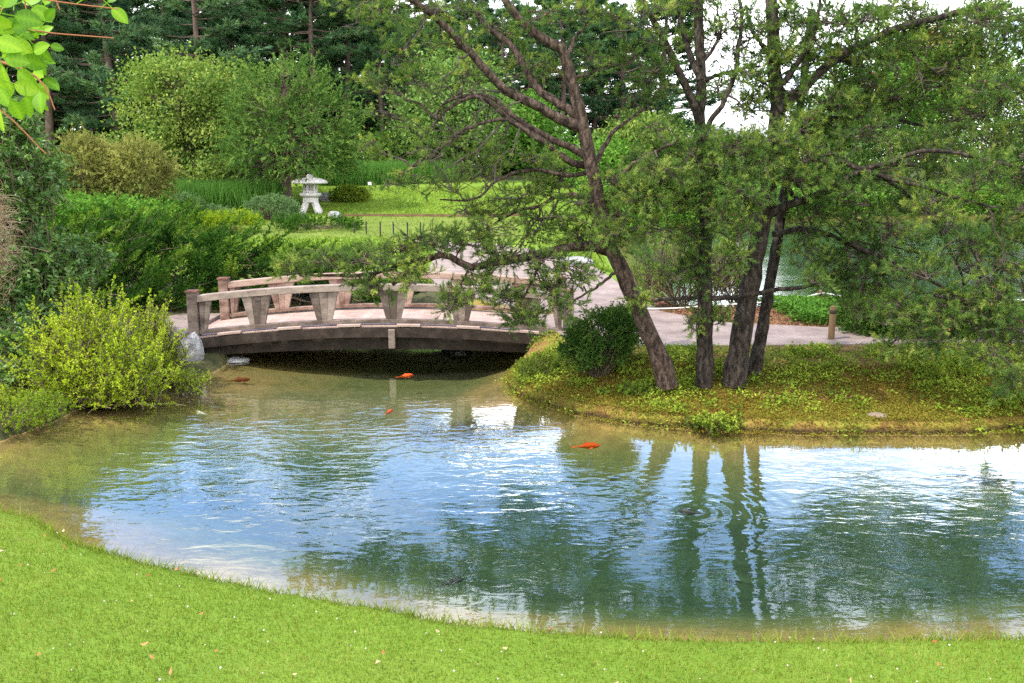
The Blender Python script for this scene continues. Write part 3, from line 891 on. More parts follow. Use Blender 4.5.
for k in range(4):
    a = k * PI / 2 + PI / 4 + .12
    ca, sa = math.cos(a), math.sin(a)
    q = lambda r, t, z: (lx + r * ca - t * sa, ly + r * sa + t * ca, z)
    w_ = 2.6 * s
    v = [q(3.0 * s, -w_, Z(202)), q(7.6 * s, -w_, Z(202)), q(7.6 * s, w_, Z(202)), q(3.0 * s, w_, Z(202)),
         q(10.2 * s, -w_ * 1.15, zb), q(14.2 * s, -w_ * 1.15, zb), q(14.2 * s, w_ * 1.15, zb), q(10.2 * s, w_ * 1.15, zb)]
    mb = MB().add(v, [[0, 1, 2, 3], [7, 6, 5, 4], [4, 5, 1, 0], [5, 6, 2, 1], [6, 7, 3, 2], [7, 4, 0, 3]])
    bevel(mb.build('leg', M['granite'], root, (lx, ly, lz)), .012)


def rock(label, c, r, matn='rock', seed=0, sink=.3):
    rg = np.random.default_rng(seed)
    nu, nv = 22, 13
    th = np.arange(nu) * 2 * PI / nu; ph = np.linspace(-PI / 2, PI / 2, nv)
    d = np.stack([np.cos(ph)[:, None] * np.cos(th), np.cos(ph)[:, None] * np.sin(th), np.broadcast_to(np.sin(ph)[:, None], (nv, nu))], -1)
    k = np.ones((nv, nu))
    for _ in range(9):
        a = nrm(rg.normal(size=3)); k = np.minimum(k, rg.uniform(.62, .95) / np.maximum(d @ a, 1e-3))
    k += .03 * rg.normal(size=(nv, nu)); k[0] = k[0].mean(); k[-1] = k[-1].mean(); k = k * (k < 3) + (k >= 3)
    V = d * k[..., None] * np.array(r)
    idx = np.arange(nu * nv).reshape(nv, nu)
    f = np.stack([idx[:-1], np.roll(idx[:-1], -1, 1), np.roll(idx[1:], -1, 1), idx[1:]], -1).reshape(-1, 4)
    o = MB().add(V, f).build('rock', M[matn])
    o.location = c + np.array([0, 0, r[2] * (1 - 2 * sink) * .5])
    return tag(o, label, 'rock')


def rk(label, px, py, z, rp, rq, matn='rock', seed=0):
    p = G(px, py, z)
    if z > 0: p[2] = hz(p[0], p[1])
    k = p[1] / F
    return rock(label, p, (rp * k, rp * k * .8, rq * k * 1.15), matn, seed)


def rkY(label, px, Y, rp, rq, seed=0, matn='rock'):
    x, y, z = at(px, Y); k = Y / F
    return rock(label, np.array([x, y, z]), (rp * k, rp * k * .8, rq * k * 1.2), matn, seed)


rkY('grey speckled rock on the lawn at the right foot of the lantern', 336, 31.5, 7, 4.5, 1)
rkY('small grey rock at the left foot of the lantern', 303, 31.2, 5, 2.8, 2)
rkY('grey flat rock behind the lantern beside the yellowish bush', 330, 36, 8, 6, 3)
rk('large grey boulder at the left end of the bridge', 190, 368, .03, 15, 22, seed=4)
rk('flat grey rock at the water edge below the yellow green shrub', 140, 386, .02, 14, 7, seed=5)
rk('flat pale stone at the water under the left end of the bridge', 236, 361, .0, 14, 3.5, seed=6)
rk('smooth wet black rock in the water under the bridge', 456, 355, -.06, 17, 7, 'rock_dark', 7)
rk('flat tan stone lying in the island ground cover', 877, 411, .2, 11, 3.0, 'rock_tan', seed=8)
rkY('pale boulder among the path edge plants beyond the bridge', 575, 21, 20, 6, 10)

# plant label on the back lawn
x, y, z = at(372, 38)
root = thing('plant_label', 'small white plant label on a stake before the iris bed', 'sign', (x, y, z))
mb = MB(); box(mb, (x, y, z + .18), (.03, .03, .42)); mb.build('stake', M['black'], root, (x, y, z))
mb = MB(); box(mb, (x, y - .03, z + .42), (.15, .02, .13)); mb.build('plate', M['white'], root, (x, y, z))

ex0 = np.linspace(-6.3, .4, 24); mb = MB()
ep = np.column_stack([ex0, 31.6 + .12 * np.sin(ex0), height(ex0, 31.6 + .12 * np.sin(ex0))])
for a_, b_ in zip(ep[:-1], ep[1:]):
    d_ = b_ - a_; rz_ = math.atan2(d_[1], d_[0]); box(mb, (a_ + b_) / 2 + np.array([0, 0, .03]), (np.linalg.norm(d_), .08, .12), rz_)
o = mb.build('lawn_edging', M['post'], None, ep[0]); o.location = ep[0]
tag(o, 'low brown board edging along the foot of the back lawn', 'edging')

# stakes along the lawn edge: back row and the row beside the path
stk = [(355, 238, 222, 27.5), (367, 236, 221, 27.5), (381, 235, 222, 27.5), (394, 236, 222, 27.5), (408, 237, 222, 27.5), (421, 237, 222, 27.3),
       (414, 249, 240, 25), (424, 248, 239, 25), (431, 247, 238, 25.2), (437, 246, 236, 25.4), (443, 246, 234, 25.6), (448, 245, 233, 25.9), (453, 244, 232, 26.2), (457, 244, 231, 26.5)]
st_src = None
for px, yb_, yt, Y in stk:
    x, y, z = at(px, Y)
    top = D(px, yt, Y)[2] - z
    if st_src is None:
        mb = MB(); tubes(mb, np.array([(0, 0, -.1), (0, 0, .97), (0, 0, 1.0)]), np.array([.022, .022, .004]), 8)
        o = st_src = mb.build('stake', M['black'], smooth=False)
    else:
        o = st_src.copy(); COL.objects.link(o)
    o.location = (x, y, z); o.scale = (1, 1, max(top, .25))
    if yb_ < 240 and Y > 27: tag(o, 'thin black stake in the row at the back of the lawn strip', 'stake', 'stakes at the back of the lawn strip')
    else: tag(o, 'thin black stake in the close row beside the pale path', 'stake', 'stakes beside the pale path')

# ------------------------------------------------------------------ footbridge
A = G(200, 337, .37); B = G(562, 336, .37)
A = np.array([A[0], A[1]]); B = np.array([B[0], B[1]])
L = float(np.linalg.norm(B - A)); ax = (B - A) / L; bx_ = np.array([-ax[1], ax[0]])
Z0, RISE, WID = .37, .15, 1.6
arc = lambda s: Z0 + RISE * 4 * s * (L - s) / L ** 2
slope = lambda s: RISE * 4 * (L - 2 * s) / L ** 2


def pl(s, y, z):
    p = A + ax * s + bx_ * y
    return (p[0], p[1], z)


bo = (A[0] + ax[0] * L / 2, A[1] + ax[1] * L / 2, 0)
root = thing('footbridge', 'arched weathered wooden footbridge with tapered railing panels over the pond', 'bridge', bo)


def ribbon(mb, s0, s1, y0, y1, zlo, zhi, n=24, tint=.5):
    """a board that follows the arch, from zlo to zhi above the deck line"""
    ss = np.linspace(s0, s1, n)
    V = []
    for s_ in ss:
        for y, zz_ in ((y0, zlo), (y1, zlo), (y1, zhi), (y0, zhi)):
            V.append(pl(s_, y, arc(s_) + zz_))
    f = []
    for i in range(n - 1):
        for k in range(4):
            a, b = i * 4 + k, i * 4 + (k + 1) % 4
            f.append([a, a + 4, b + 4, b])
    e = (n - 1) * 4
    f += [[0, 1, 2, 3], [e + 3, e + 2, e + 1, e]]
    mb.add(V, f, tint)
    return mb


# deck of separate planks
mb = MB(); npl = 44; pw = (L + .5) / npl
for i in range(npl):
    s0 = -.25 + i * pw; s1 = s0 + pw - .001
    e = rng.uniform(-.008, .008)
    ribbon(mb, s0, s1, -.012 + e, WID + .012 + e, -.04, 0., 2, .15 + .7 * rng.random())
mb.build('deck', M['wood_deck'], root, bo)
for y0, y1 in ((.0, .1), (WID - .1, WID)):
    mb = MB(); 
    ss = np.linspace(-.1, L + .1, 24)
    poly = [(s_, arc(s_) - .151) for s_ in ss] + [(s_, Z0 - .275 + .6 * (arc(s_) - Z0)) for s_ in ss[::-1]]
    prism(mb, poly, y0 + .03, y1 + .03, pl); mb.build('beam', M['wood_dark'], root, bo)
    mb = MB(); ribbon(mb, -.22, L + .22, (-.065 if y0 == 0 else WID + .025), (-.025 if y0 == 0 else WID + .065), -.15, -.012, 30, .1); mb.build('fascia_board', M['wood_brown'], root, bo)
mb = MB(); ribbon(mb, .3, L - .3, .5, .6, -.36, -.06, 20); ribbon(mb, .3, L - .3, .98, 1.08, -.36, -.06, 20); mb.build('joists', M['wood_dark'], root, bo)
for y in (-.06, WID + .0):
    mb = MB(); s_ = L * .53; c = pl(s_, y + .02, arc(s_) - .17); box(mb, c, (.09, .1, .27), math.atan2(ax[1], ax[0])); bevel(mb.build('brace_post', M['wood_grey'], root, bo), .006)
# pale blocks lying on the outer edge of the deck
for k in range(6):
    s_ = .42 + k * (L - .9) / 5.
    mb = MB(); ribbon(mb, s_ - .16, s_ + .16, -.07, .015, .003, .03, 3, .95); mb.build('spacer_block', M['wood_deck'], root, bo)

RH = .525
for side, y0, mt in (('near', .02, 'wood_grey'), ('far', WID - .14, 'wood_red')):
    rail = MB(); ribbon(rail, -.02, L + .02, y0, y0 + .12, RH - .045, RH + .05, 40, .75)
    ro = bevel(rail.build('railing', M[mt], root, bo), .008)
    if side == 'near': ro['label'] = 'grey weathered railing on the near side of the bridge'
    else: ro['label'] = 'reddish railing on the far side of the bridge'
    mb = MB(); ribbon(mb, -.02, L + .02, y0 + .012, y0 + .108, .03, .085, 40, .3); bevel(mb.build('kerb_rail', M[mt], ro, bo), .006)
    for s_ in (-.09, L + .09):
        mb = MB(); c = pl(s_, y0 + .06, Z0 + .205); box(mb, c, (.14, .14, .81), math.atan2(ax[1], ax[0]), .4)
        bevel(mb.build('post', M[mt], ro, bo), .008)
        mb = MB(); c = pl(s_, y0 + .06, Z0 + .625); box(mb, c, (.165, .165, .03), math.atan2(ax[1], ax[0]), .4); bevel(mb.build('post_cap', M['wood_cap'], ro, bo), .006)
    spots_ = [L * (q - 200) / 362. for q in (200, 257, 324, 393, 461, 527, 562)]
    npan = 6
    for k, s_ in enumerate(spots_):
        tw, bw = .2, .105
        lo_, hi_ = .086, RH - .046
        if k == 0: poly = [(s_, lo_), (s_ + bw * .8, lo_), (s_ + tw * .8, hi_), (s_, hi_)]
        elif k == npan: poly = [(s_ - bw * .8, lo_), (s_, lo_), (s_, hi_), (s_ - tw * .8, hi_)]
        else: poly = [(s_ - bw, lo_), (s_ + bw, lo_), (s_ + tw, hi_), (s_ - tw, hi_)]
        mb = MB()
        nb_ = 2 if k in (0, npan) else 3
        lo2, hi2 = poly[:2], [poly[3], poly[2]]
        for q in range(nb_):
            f0, f1 = q / nb_, (q + 1) / nb_
            lx_ = lambda f: lo2[0][0] + (lo2[1][0] - lo2[0][0]) * f
            hx_ = lambda f: hi2[0][0] + (hi2[1][0] - hi2[0][0]) * f
            pp = [(lx_(f0) + .002, lo_), (lx_(f1) - .002, lo_), (hx_(f1) - .002, hi_), (hx_(f0) + .002, hi_)]
            prism(mb, [(a_, arc(a_) + z_) for a_, z_ in pp], y0 + .025 + .003 * (q % 2), y0 + .095, pl, rng.uniform(.0, .8))
        bevel(mb.build('panel', M[mt], ro, bo), .005)
# abutments under both ends
for s0, s1 in ((-.7, -.02), (L + .02, L + .7)):
    mb = MB(); prism(mb, [(s0, -.3), (s1, -.3), (s1, Z0 - .05), (s0, Z0 - .05)], -.15, WID + .15, pl); mb.build('abutment', M['rock'], root, bo)
mb = MB(); prism(mb, [(-2.4, Z0 - .1), (-.26, Z0 - .1), (-.26, Z0 + .02), (-2.4, Z0 + .02)], -.1, WID + .3, pl)
mb.build('approach_slab', M['path'], root, bo)


# ------------------------------------------------------------------ island pines
def limb_pts(pts, Y0, dy0, dy1, n):
    pts = np.array(pts, float); k = len(pts)
    Ys = Y0 + np.linspace(dy0, dy1, k)
    W_ = np.array([D(p[0], p[1], Y) for p, Y in zip(pts, Ys)])
    s = spline(W_, n)
    jit = rng.normal(size=(n, 3)) * .005; jit[0] = 0
    return s + jit


cone_mesh = [None]


def island_tree(name, label, Y0, trunks, limbs, clumps, matb, matl, ntw=34, ndl=26, nl=.062, dead=(), cones=0):
    tips = []
    base = limb_pts(trunks[0][0], Y0, 0, 0, 8)[0]
    root = thing(name, label, 'tree', base)
    allp, allr = [], []
    for pts, r0, r1, d0, d1 in trunks:
        p = limb_pts(pts, Y0, d0, d1, 40)
        t = np.linspace(0, 1, 40)
        r = r0 + (r1 - r0) * t + .18 * r0 * np.exp(-t * 40 * .35)
        r *= 1 + .04 * np.sin(t * 60) + .03 * rng.normal(size=40)
        p[0, 2] -= .15
        mb = MB(); tubes(mb, p, r, 14); mb.build('trunk', M[matb], root, base, True)
        allp.append(p[8:]); allr.append(r[8:])
    for pts, r0, r1, d0, d1 in limbs:
        p = limb_pts(pts, Y0, d0, d1, 22)
        p[1:] += rng.normal(size=(21, 3)) * .004
        r = np.linspace(r0, r1, 22)
        mb = MB(); tubes(mb, p, r, 8); mb.build('branch', M[matb], root, base, True)
        allp.append(p); allr.append(r)
    AP = np.concatenate(allp)
    tw, nb = MB(), MB()
    for c in clumps:
        px, py, dy, rx, ry = c[:5]; dens = c[5] if len(c) > 5 else 1.
        C = D(px, py, Y0 + dy); k = (Y0 + dy) / F
        R = np.array([rx * k * 1.3, .6 * rx * k + .25, ry * k * 1.35])
        dd = np.linalg.norm((AP - C) * np.array([1, .8, 1.]), axis=1); j = int(np.argmin(dd))
        j = int(rng.choice(np.argsort(dd)[:4]))
        S0 = AP[j]
        Ld = np.linalg.norm(C - S0)
        far = C + (C - S0) / max(Ld, .01) * R * .6
        bd = np.array([0, 0, .06 * Ld]) + rng.normal(size=3) * .07 * Ld
        br = curve3(S0[None], far[None], bd[None], 9)[0] + np.vstack([np.zeros(3), rng.normal(size=(8, 3)) * .02 * (1 + Ld * .4)])
        tubes(tw, br, np.linspace(.008 + .009 * Ld, .004, 9), 6)
        n = max(3, int(ntw * dens))
        # second-order twigs
        t = rng.integers(3, 9, n)
        Q0 = br[t]
        Q1 = C + rdir(n) * R * (rng.random((n, 1)) ** .4)
        b2 = np.column_stack([rng.normal(size=(n, 2)) * .03, .03 + .03 * rng.normal(size=n)])
        cv = curve3(Q0, Q1, b2, 5)
        tubes(tw, cv, np.full((n, 1), .0042) * np.array([1.4, 1.1, .9, .7, .5]), 4)
        ct = .46 + rng.normal() * .1
        # tips with tufts: several short shoots on each twig
        ns = 4
        u = .4 + .6 * rng.random((n, ns, 1)); u[:, 0] = 1.
        B0 = Q0[:, None] * (1 - u) + Q1[:, None] * u + b2[:, None] * 4 * u * (1 - u)
        dr = nrm(nrm(Q1 - Q0)[:, None] * .7 + rdir(n * ns).reshape(n, ns, 3) * .8 + np.array([0, 0, .35]))
        SL = .06 + .07 * rng.random((n, ns, 1))
        B1 = B0 + dr * SL
        b0, b1 = B0.reshape(-1, 3), B1.reshape(-1, 3); tips.append(b0)
        tubes(tw, np.stack([b0, b1], 1), np.full((n * ns, 2), .0028), 3)
        tt = np.clip(ct + np.repeat(rng.normal(size=n) * .12, ns) + rng.normal(size=n * ns) * .17, 0, 1)
        brush(nb, b0, b1 + .2 * (b1 - b0), int(ndl * 1.6), nl * .92, .005, .7, .2, None, tt, spread=.3)
    # bare dead twigs
    for (x0, y0, d0, x1, y1, d1, nn) in dead:
        P0 = D(x0, y0, Y0 + d0); P1 = D(x1, y1, Y0 + d1)
        mb_ = curve3(P0[None], P1[None], rng.normal(size=(1, 3)) * .08, 8)[0]
        mb_[1:] += rng.normal(size=(7, 3)) * .015
        tubes(tw, mb_, np.linspace(.013, .003, 8), 5)
        for q in range(nn):
            i = rng.integers(2, 8)
            e = mb_[i] + nrm(nrm(P1 - P0) * .6 + rdir(1)[0]) * rng.uniform(.12, .4)
            c2 = curve3(mb_[i][None], e[None], rng.normal(size=(1, 3)) * .03, 5)[0]
            tubes(tw, c2, np.linspace(.006, .0015, 5), 4)
    if cones:
        q = np.concatenate(tips); q = q[rng.choice(len(q), min(cones, len(q)), replace=False)]
        dq = nrm(rdir(len(q)) + [0, 0, .4]) * rng.uniform(.022, .034, (len(q), 1))
        for q_, d_ in zip(q, dq):
            if cone_mesh[0] is None:
                z_ = np.linspace(-.2, 1, 8)
                co_ = MB(); lathe(co_, np.column_stack([np.array([.06, .24, .34, .36, .33, .26, .16, .02]), z_]), (0, 0, 0), 8)
                o = co_.build('cone', M['cone'], root); cone_mesh[0] = o.data
            else:
                o = bpy.data.objects.new('cone', cone_mesh[0]); COL.objects.link(o); o.parent = root
            o.location = q_ - base; o.scale = [float(np.linalg.norm(d_))] * 3
            o.rotation_euler = Vector(d_).to_track_quat('Z', 'Y').to_euler()
    tw.build('twigs', M['twig'], root, base)
    nb.build('crown', M[matl], root, base)
    return root


def cl(txt, dens=1.):
    """clumps written as px,py,depth offset,rx,ry"""
    return [tuple(float(v) for v in q.split(',')) + (dens,) for q in txt.split()]


YL = float(G(666, 374, .42)[1])
island_tree('leaning_pine', 'leaning reddish pine whose trunk sweeps up and left over the bridge', YL,
    [([(668, 374), (654, 345), (640, 312), (626, 280), (612, 250), (602, 215), (594, 180), (586, 140), (578, 105), (568, 68), (561, 48), (547, 42), (524, 24), (505, 0), (492, -30)], .096, .035, 0, -.3)],
    [([(612, 252), (585, 246), (545, 252), (500, 262), (470, 266), (440, 254), (415, 268), (392, 284)], .062, .02, 0, -.5),
     ([(440, 256), (410, 262), (370, 274), (325, 276), (290, 272)], .03, .01, -.3, -.5),
     ([(582, 128), (560, 118), (542, 108), (505, 90), (471, 53), (440, 21), (413, 0), (385, -25)], .06, .022, -.15, -.6),
     ([(580, 118), (560, 104), (542, 92), (524, 66), (513, 47), (490, 29), (474, 8), (460, -20)], .05, .02, -.1, .5),
     ([(588, 158), (565, 145), (547, 137), (513, 116), (490, 97), (455, 97), (430, 120)], .042, .012, 0, .3),
     ([(590, 166), (569, 161), (537, 137), (511, 121), (479, 97), (450, 108), (420, 140)], .042, .012, 0, -.6),
     ([(537, 139), (505, 120), (470, 128), (440, 148), (405, 172)], .022, .007, -.3, -.8),
     ([(595, 168), (575, 175), (535, 170), (500, 178), (475, 198), (440, 200)], .026, .008, 0, -.4),
     ([(566, 60), (575, 38), (590, 22), (605, 10)], .022, .008, -.2, 0),
     ([(574, 78), (590, 73), (612, 66)], .018, .007, -.2, .1),
     ([(596, 162), (612, 134), (634, 116), (650, 108)], .03, .008, 0, .3),
     ([(603, 215), (625, 172), (655, 152), (680, 140)], .028, .009, 0, -.5),
     ([(600, 205), (570, 195), (540, 205), (508, 215), (480, 235)], .03, .008, 0, .5),
     ([(545, 254), (530, 285), (520, 305), (515, 325)], .018, .006, -.1, -.2),
     ([(470, 266), (455, 295), (440, 312)], .014, .005, -.3, -.4),
     ([(620, 268), (600, 285), (575, 300), (560, 318)], .02, .006, 0, -.4)],
    cl('296,270,-.5,24,8 325,262,-.5,26,9 352,264,-.5,28,12 380,262,-.5,26,12 372,290,-.5,22,10 400,252,-.4,28,10 432,245,-.4,30,10 460,242,-.3,28,12 492,236,-.3,28,14 415,278,-.5,20,10 '
       '452,302,-.4,22,14 485,285,-.3,24,12 512,300,-.2,26,16 548,285,-.2,26,14 520,322,-.2,20,10 560,305,-.3,24,14 575,275,-.2,26,14 540,262,-.2,28,12 500,258,-.1,20,9 '
       '478,215,.3,28,13 515,205,.3,30,15 550,195,.2,30,16 585,205,0,30,16 545,228,.2,30,13 580,235,0,30,14 615,215,-.2,28,16 640,200,-.4,28,16 612,240,-.3,24,14 645,232,-.3,24,14 '
       '560,175,.3,28,10 620,180,-.2,26,13 655,172,-.5,26,13') +
    cl('405,55,-.6,26,14 430,90,-.6,30,16 400,120,-.7,28,16 425,160,-.8,28,14 400,185,-.8,26,12 450,185,-.4,30,13 450,140,0,28,14 470,70,.2,24,14 500,30,.4,26,14 470,15,.3,28,12 430,10,-.6,28,12 '
       '395,15,-.6,26,12 360,20,-.6,24,10 540,15,-.2,28,12 580,15,-.2,26,12 610,20,0,28,14 600,65,0,22,10 635,105,.3,28,14 650,85,.3,24,12 625,60,.1,24,14 520,60,.4,18,10 500,150,-.3,22,9 530,160,-.3,22,9 '
       '420,40,.3,24,12 455,45,-.4,18,10 380,80,-.6,20,10 480,165,-.2,22,10 375,150,-.7,18,8 545,70,.2,16,9 660,130,-.3,22,10', .5),
    'bark_red', 'lf_pine', 26, 28, .055, cones=90,
    dead=[(505, 120, -.4, 430, 175, -.8, 9), (480, 98, -.5, 420, 150, -.7, 9), (520, 128, -.4, 470, 200, -.5, 8), (542, 108, -.3, 480, 120, -.5, 7), (545, 60, 0, 500, 80, 0, 6), (500, 92, -.4, 455, 90, -.6, 6), (470, 52, -.4, 440, 90, -.6, 6),
          (490, 100, 0, 450, 160, .2, 7), (540, 205, .2, 500, 260, .2, 8), (560, 196, .2, 520, 250, 0, 6), (590, 240, 0, 560, 290, -.4, 6), (420, 265, -.5, 395, 235, -.5, 5), (500, 262, -.2, 540, 205, .2, 5), (610, 235, 0, 560, 215, -.5, 5)])

YS = float(G(705, 372, .42)[1])
island_tree('straight_pine', 'upright dark pine, the middle trunk between the leaning one and the forked pair', YS,
    [([(704, 374), (705, 340), (705, 300), (705, 260), (706, 215), (705, 180), (703, 150), (700, 118), (701, 76), (699, 23), (698, -20)], .088, .045, 0, .05)],
    [([(700, 122), (691, 99), (674, 61), (659, 30), (644, 4), (630, -25)], .05, .025, 0, -.3),
     ([(700, 80), (687, 46), (678, 8), (672, -20)], .04, .02, 0, .4),
     ([(704, 132), (712, 120), (727, 95), (739, 50), (741, 15), (738, -20)], .034, .016, 0, -.2),
     ([(701, 82), (715, 76), (735, 70), (760, 66)], .026, .01, 0, .3),
     ([(700, 66), (715, 45), (720, 25), (716, 5)], .022, .01, 0, .2),
     ([(705, 299), (735, 297), (765, 292), (800, 288), (822, 283), (830, 288)], .03, .016, 0, -.6),
     ([(704, 297), (680, 299), (655, 301), (632, 306)], .026, .01, 0, -.3),
     ([(706, 222), (697, 205), (678, 192), (655, 182), (640, 184)], .03, .01, 0, -.4),
     ([(704, 205), (720, 195), (745, 190), (770, 200)], .026, .008, 0, -.7),
     ([(703, 150), (720, 142), (750, 138), (775, 140)], .026, .008, 0, -.6),
     ([(703, 165), (685, 155), (660, 150)], .022, .008, 0, .3)],
    cl('662,180,-.4,26,14 690,165,-.3,26,14 718,172,-.4,26,15 680,205,-.3,24,12 690,238,-.2,18,13 722,215,-.5,22,14 745,195,-.7,24,14 735,150,-.5,26,12 705,142,-.2,22,10 668,152,.2,24,11 702,190,-.3,24,12 760,165,-.6,22,12 690,270,-.15,10,12 '
       '645,195,-.5,22,12 650,160,.1,20,10') +
    cl('735,60,.1,20,10 757,100,.2,18,9 722,92,0,16,9 745,75,-.3,20,10 690,40,.3,18,9 645,15,-.3,24,12 672,8,.2,24,10 655,45,-.2,18,9 735,15,-.1,26,12 765,60,.3,22,9 720,35,.2,16,9 700,5,0,22,10 750,40,0,20,12 742,235,-.7,10,18 748,205,-.7,16,12 735,262,-.6,8,14 720,318,-.1,8,7 697,322,-.1,7,10 815,282,-.6,12,7 778,140,-.6,22,10 700,285,-.1,7,12 640,300,-.3,12,6 662,70,-.2,14,8', .5),
    'bark', 'lf_pine_dark', 28, 28, .055, cones=30,
    dead=[(727, 95, -.1, 745, 120, -.2, 5), (739, 50, -.1, 765, 20, -.2, 7), (735, 70, .2, 768, 95, .3, 7), (715, 45, .2, 690, 5, .3, 6), (701, 76, 0, 735, 25, .3, 7), (674, 61, -.2, 640, 70, -.4, 6), (659, 30, -.3, 625, 30, -.5, 5), (700, 210, -.1, 660, 235, -.4, 6), (705, 300, 0, 690, 340, -.3, 4), (708, 230, 0, 740, 250, -.4, 5)])

YD = float(G(745, 372, .42)[1])
island_tree('forked_pine', 'large twin trunked pine on the island with dense drooping branches to the right', YD,
    [([(735, 372), (740, 345), (747, 305), (756, 255), (764, 215), (770, 180), (775, 140), (777, 103), (774, 60), (772, 20), (770, -20)], .118, .06, 0, .1),
     ([(754, 369), (761, 335), (768, 295), (777, 240), (785, 190), (794, 150), (800, 110), (806, 60), (812, 10)], .072, .04, .3, .7)],
    [([(767, 216), (780, 210), (796, 202), (830, 190), (849, 177), (880, 165), (915, 165)], .055, .02, 0, -.5),
     ([(772, 234), (800, 229), (826, 233), (850, 245), (880, 262)], .032, .012, .1, -.2),
     ([(777, 110), (800, 92), (832, 62), (865, 42), (903, 27), (963, 11), (1010, 5)], .06, .025, 0, .3),
     ([(786, 150), (800, 132), (815, 145), (849, 164), (880, 176), (930, 190), (985, 205)], .04, .014, .2, -.8),
     ([(776, 140), (810, 120), (850, 118), (900, 120), (950, 135)], .04, .014, 0, .7),
     ([(776, 90), (800, 60), (815, 30), (820, -5)], .035, .014, 0, -.4),
     ([(774, 60), (755, 35), (745, 5)], .03, .012, 0, .3),
     ([(850, 243), (890, 262), (930, 280), (965, 300), (1000, 305)], .026, .01, -.2, -1.),
     ([(880, 176), (915, 200), (945, 240), (965, 290), (968, 320)], .022, .008, -.4, -.8),
     ([(880, 165), (930, 150), (985, 160), (1030, 170)], .026, .01, -.4, -1.2),
     ([(903, 27), (912, 50), (922, 62), (940, 75)], .02, .006, .3, 0),
     ([(786, 190), (820, 215), (850, 245)], .03, .012, .3, .9),
     ([(772, 180), (740, 172), (715, 165)], .026, .01, 0, -.6)],
    cl('790,55,0,26,14 820,25,-.3,28,14 850,62,.2,28,14 830,105,0,28,14 800,125,-.1,24,12 862,135,-.2,30,16 898,105,.4,30,15 940,75,.4,32,16 900,45,.3,30,12 950,30,.4,32,14 985,50,.3,32,16 '
       '1010,95,.2,32,18 965,118,.3,32,16 925,150,-.2,32,16 882,180,-.4,32,16 845,195,-.3,28,14 850,228,-.2,28,14 888,235,-.4,32,16 935,205,-.7,32,16 985,180,-1,34,18 1022,215,-1,32,18 '
       '962,250,-.8,34,18 915,275,-.7,32,16 872,275,-.2,28,14 1000,270,-1,34,18 955,305,-.8,34,16 905,315,-.6,30,14 1005,325,-1,32,16 820,160,-.3,26,13 800,185,-.4,22,12 835,140,.3,28,13 770,150,-.3,20,12 '
       '870,95,.4,28,14 1000,140,-.4,34,18 950,170,.2,32,16 900,200,.4,32,16 860,255,.5,28,16 1030,60,.2,30,18 1035,140,-.5,30,20 1035,270,-1,30,20') +
    cl('810,75,.2,26,16 835,45,.2,28,16 865,85,.1,28,16 890,65,.0,28,16 785,105,.1,22,12 930,90,.5,30,16 820,130,.3,28,14 965,80,.2,30,16 1000,30,.0,30,16 860,25,-.2,28,14 810,235,.2,24,14 835,280,.2,26,14 870,300,.3,26,12 905,255,.5,30,16 945,230,.5,30,16 985,250,.3,30,16 1005,295,.2,28,14 800,25,.1,24,14 840,85,.2,24,14 870,60,.3,26,14 880,15,.1,28,14 925,50,.3,28,14 960,60,.3,28,14 815,60,-.1,22,12 790,20,.2,20,12 850,110,.2,26,14 920,20,.4,28,12 805,255,-.1,18,12 830,262,0,18,12 750,110,.2,18,10 770,25,.1,22,12 870,15,.2,28,12 910,8,.3,28,10 980,10,.4,30,12 862,308,-.3,20,12 935,345,-.8,26,12 985,360,-1,26,12 1015,390,-1,20,12 900,345,-.5,20,9 790,95,0,18,10 815,215,-.2,18,10 845,285,.3,18,10 748,142,-.3,16,9 760,85,.1,12,8', .55),
    'bark', 'lf_pine_dark', 34, 28, .055, cones=60,
    dead=[(912, 50, .2, 925, 90, .1, 7), (860, 220, -.3, 845, 270, -.3, 6), (965, 230, -.8, 985, 330, -1, 8), (930, 200, -.6, 965, 290, -.8, 7), (880, 262, -.2, 940, 330, -.6, 6), (796, 202, 0, 800, 265, -.2, 6), (985, 205, -.8, 1010, 290, -1, 6)])

x0 = float(D(1135, 380, YD - .6)[0])
island_tree('edge_pine', 'pine entering from the right edge with a dark bare low branch', YD - .7,
    [([(1120, 385), (1118, 300), (1122, 200), (1115, 100), (1110, 0), (1108, -60)], .13, .06, 0, 0)],
    [([(1118, 305), (1060, 304), (1000, 303), (960, 301), (935, 296)], .035, .014, 0, -.2),
     ([(1120, 225), (1070, 215), (1020, 205), (985, 220)], .035, .012, 0, .2),
     ([(1116, 120), (1060, 100), (1010, 85)], .035, .012, 0, -.2),
     ([(1112, 30), (1060, 10), (1000, 20)], .035, .012, 0, .2)],
    cl('1000,235,.1,30,16 1030,185,.1,30,18 1040,105,-.2,34,18 995,88,-.2,28,14 1040,30,.1,34,16 990,20,.1,28,12 985,300,-.2,26,14 1020,345,-.1,28,14 1060,250,0,34,20 1080,60,0,34,24 1075,150,0,34,20 950,318,-.2,24,12'),
    'bark', 'lf_pine_dark', 28, 28, .055, cones=20)

# ------------------------------------------------------------------ left bank shrubs
def shoots(mb, sb, P0, P1, bend, M_, ln, wd, ang, tint, tri=False, r=.003, t0=.15, flat=0., droop=0.):
    tubes(sb, curve3(P0, P1, bend, 4), np.full((len(P0), 1), r) * np.array([1.3, 1, .8, .4]), 4)
    brush(mb, P0, P1, M_, ln, wd, ang, t0, bend, tint, tri=tri, flat=flat, droop=droop)


